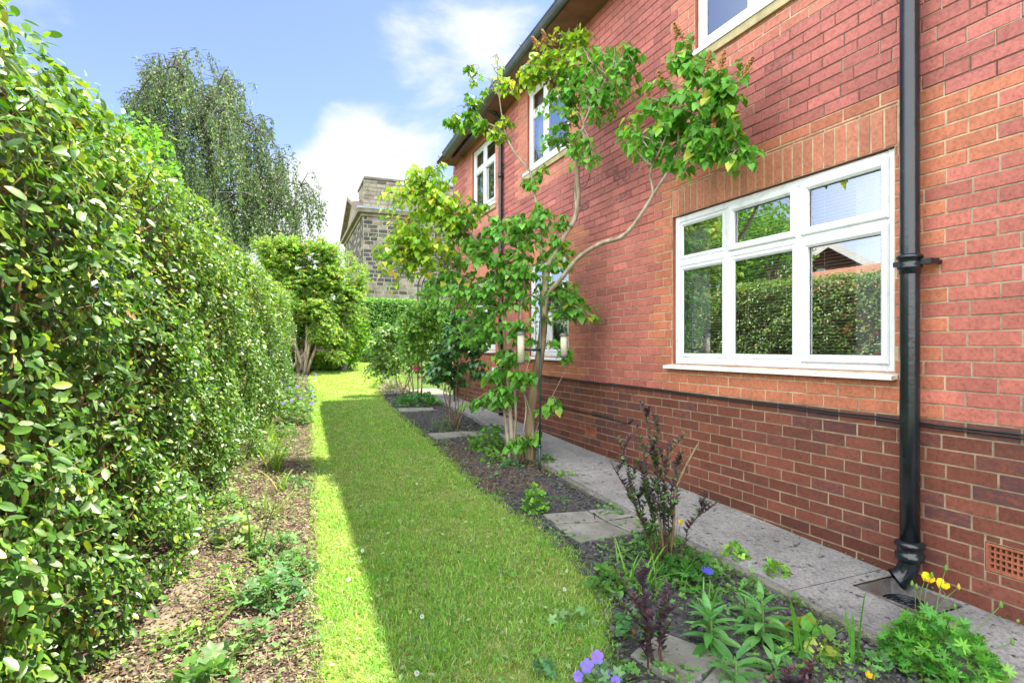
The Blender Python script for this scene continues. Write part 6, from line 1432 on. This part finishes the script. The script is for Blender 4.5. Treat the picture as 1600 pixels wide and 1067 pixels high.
LF, LS = 9.0, 9.0
ashlar(LF, 1.0, ZC - .25, lambda u, z: P3(u, 0, z), -fl, .82); ashlar(LS, 1.0, ZC - .25, lambda u, z: P3(0, u, z), -fr_, .75)
ashlar(LF, ZC + .2, ZT - .12, lambda u, z: P3(u, .12, z), -fl, .45); ashlar(2.6, ZC + .2, ZT - .12, lambda u, z: P3(.12, .12 + u, z), -fr_, .4)
st.build('stonework', M['stone'], ch)
def prism(mb, u0, u1, v0, v1, z0, z1, col): 
    vs = [P3(u, v, z) for z in (z0, z1) for (u, v) in ((u0, v0), (u1, v0), (u1, v1), (u0, v1))]
    mb.add(vs, [(0, 3, 2, 1), (4, 5, 6, 7), (0, 1, 5, 4), (1, 2, 6, 5), (2, 3, 7, 6), (3, 0, 4, 7)], col)
m = MB(); prism(m, 0, LF, 0, LS, .5, ZC - .02, (.50, .45, .35, 1)); prism(m, .12, LF, .12, 2.7, ZC, ZT - .1, (.30, .26, .2, 1)); m.build('wall', M['stone'], ch)
m = MB(); prism(m, .05, LF, .05, 2.8, ZT - .1, ZT, (.2, .18, .15, 1)); m.build('parapet_coping', M['stone'], ch)
m = MB(); prism(m, -.10, LF, -.10, LS, ZC - .27, ZC - .12, (.34, .28, .2, 1)); prism(m, -.28, LF, -.28, LS, ZC - .12, ZC + .06, (.24, .20, .15, 1)); m.build('cornice', M['stone'], ch)
m = MB(); prism(m, -.30, LF, -.30, .1, ZC + .062, ZC + .16, (1, 1, 1, 1)); m.build('flashing', M['lead'], ch)
# pediment on the receding side
m = MB(); v0, v1 = .05, LS; vm = (v0 + v1) / 2
tri = [P3(-.05, .4, ZC + .07), P3(-.05, v1, ZC + .07), P3(-.05, vm, ZC + 1.5)]; m.add(tri, [(0, 1, 2)], (.3, .26, .2, 1))
for a, b in ((Vector((0.3, ZC + .02, 0)), Vector((vm, ZC + 1.55, 0))), (Vector((v1, ZC + .02, 0)), Vector((vm, ZC + 1.55, 0)))):
    q = [P3(-.32, a.x, a.y), P3(-.32, b.x, b.y), P3(.1, b.x, b.y), P3(.1, a.x, a.y)]; m.add(q + [p + Vector((0, 0, .2)) for p in q], [(0, 3, 2, 1), (4, 5, 6, 7), (0, 1, 5, 4), (1, 2, 6, 5), (2, 3, 7, 6), (3, 0, 4, 7)], (.25, .21, .16, 1))
m.build('pediment', M['stone'], ch)
m = MB(); m.box((-.12, -.12, -.1), (.12, .12, .14)); 
fl_ = m.build('floodlight', M['white'], ch); fl_.matrix_parent_inverse = Matrix(); fl_.location = P3(-.35, 5.4, 6.6) - O
m = MB(); b0 = P3(3.2, -.05, 1); m.tube([b0, b0 + Vector((0, 0, 3.4))], .05, 8); m.build('downpipe', M['iron'], ch)

q = at(505, 560, 17.8); blob_tree('dense_shrub', q.x - .1, 17.8, 2.9, 1.25, 9000, .11, [(3, (.16, .34, .04)), (2, (.10, .24, .03)), (1, (.3, .42, .05))], 'dense rounded green shrub growing behind the trunks of the lilac bush', .45, .40)
q = at(430, 560, 17.4); blob_tree('dense_shrub', q.x - .2, 17.4, 3.1, 1.3, 8000, .11, [(3, (.12, .26, .04)), (2, (.08, .20, .03))], 'darker rounded shrub half hidden behind the end of the tall hedge', .45, .40)

q = at(535, 560, 16.9); blob_tree('dense_shrub', q.x, 16.9, 2.0, .75, 6000, .10, [(3, (.14, .32, .04)), (2, (.10, .24, .03)), (1, (.3, .42, .05))], 'low leafy shrub at the lawn corner right of the lilac bush', .42, .40)
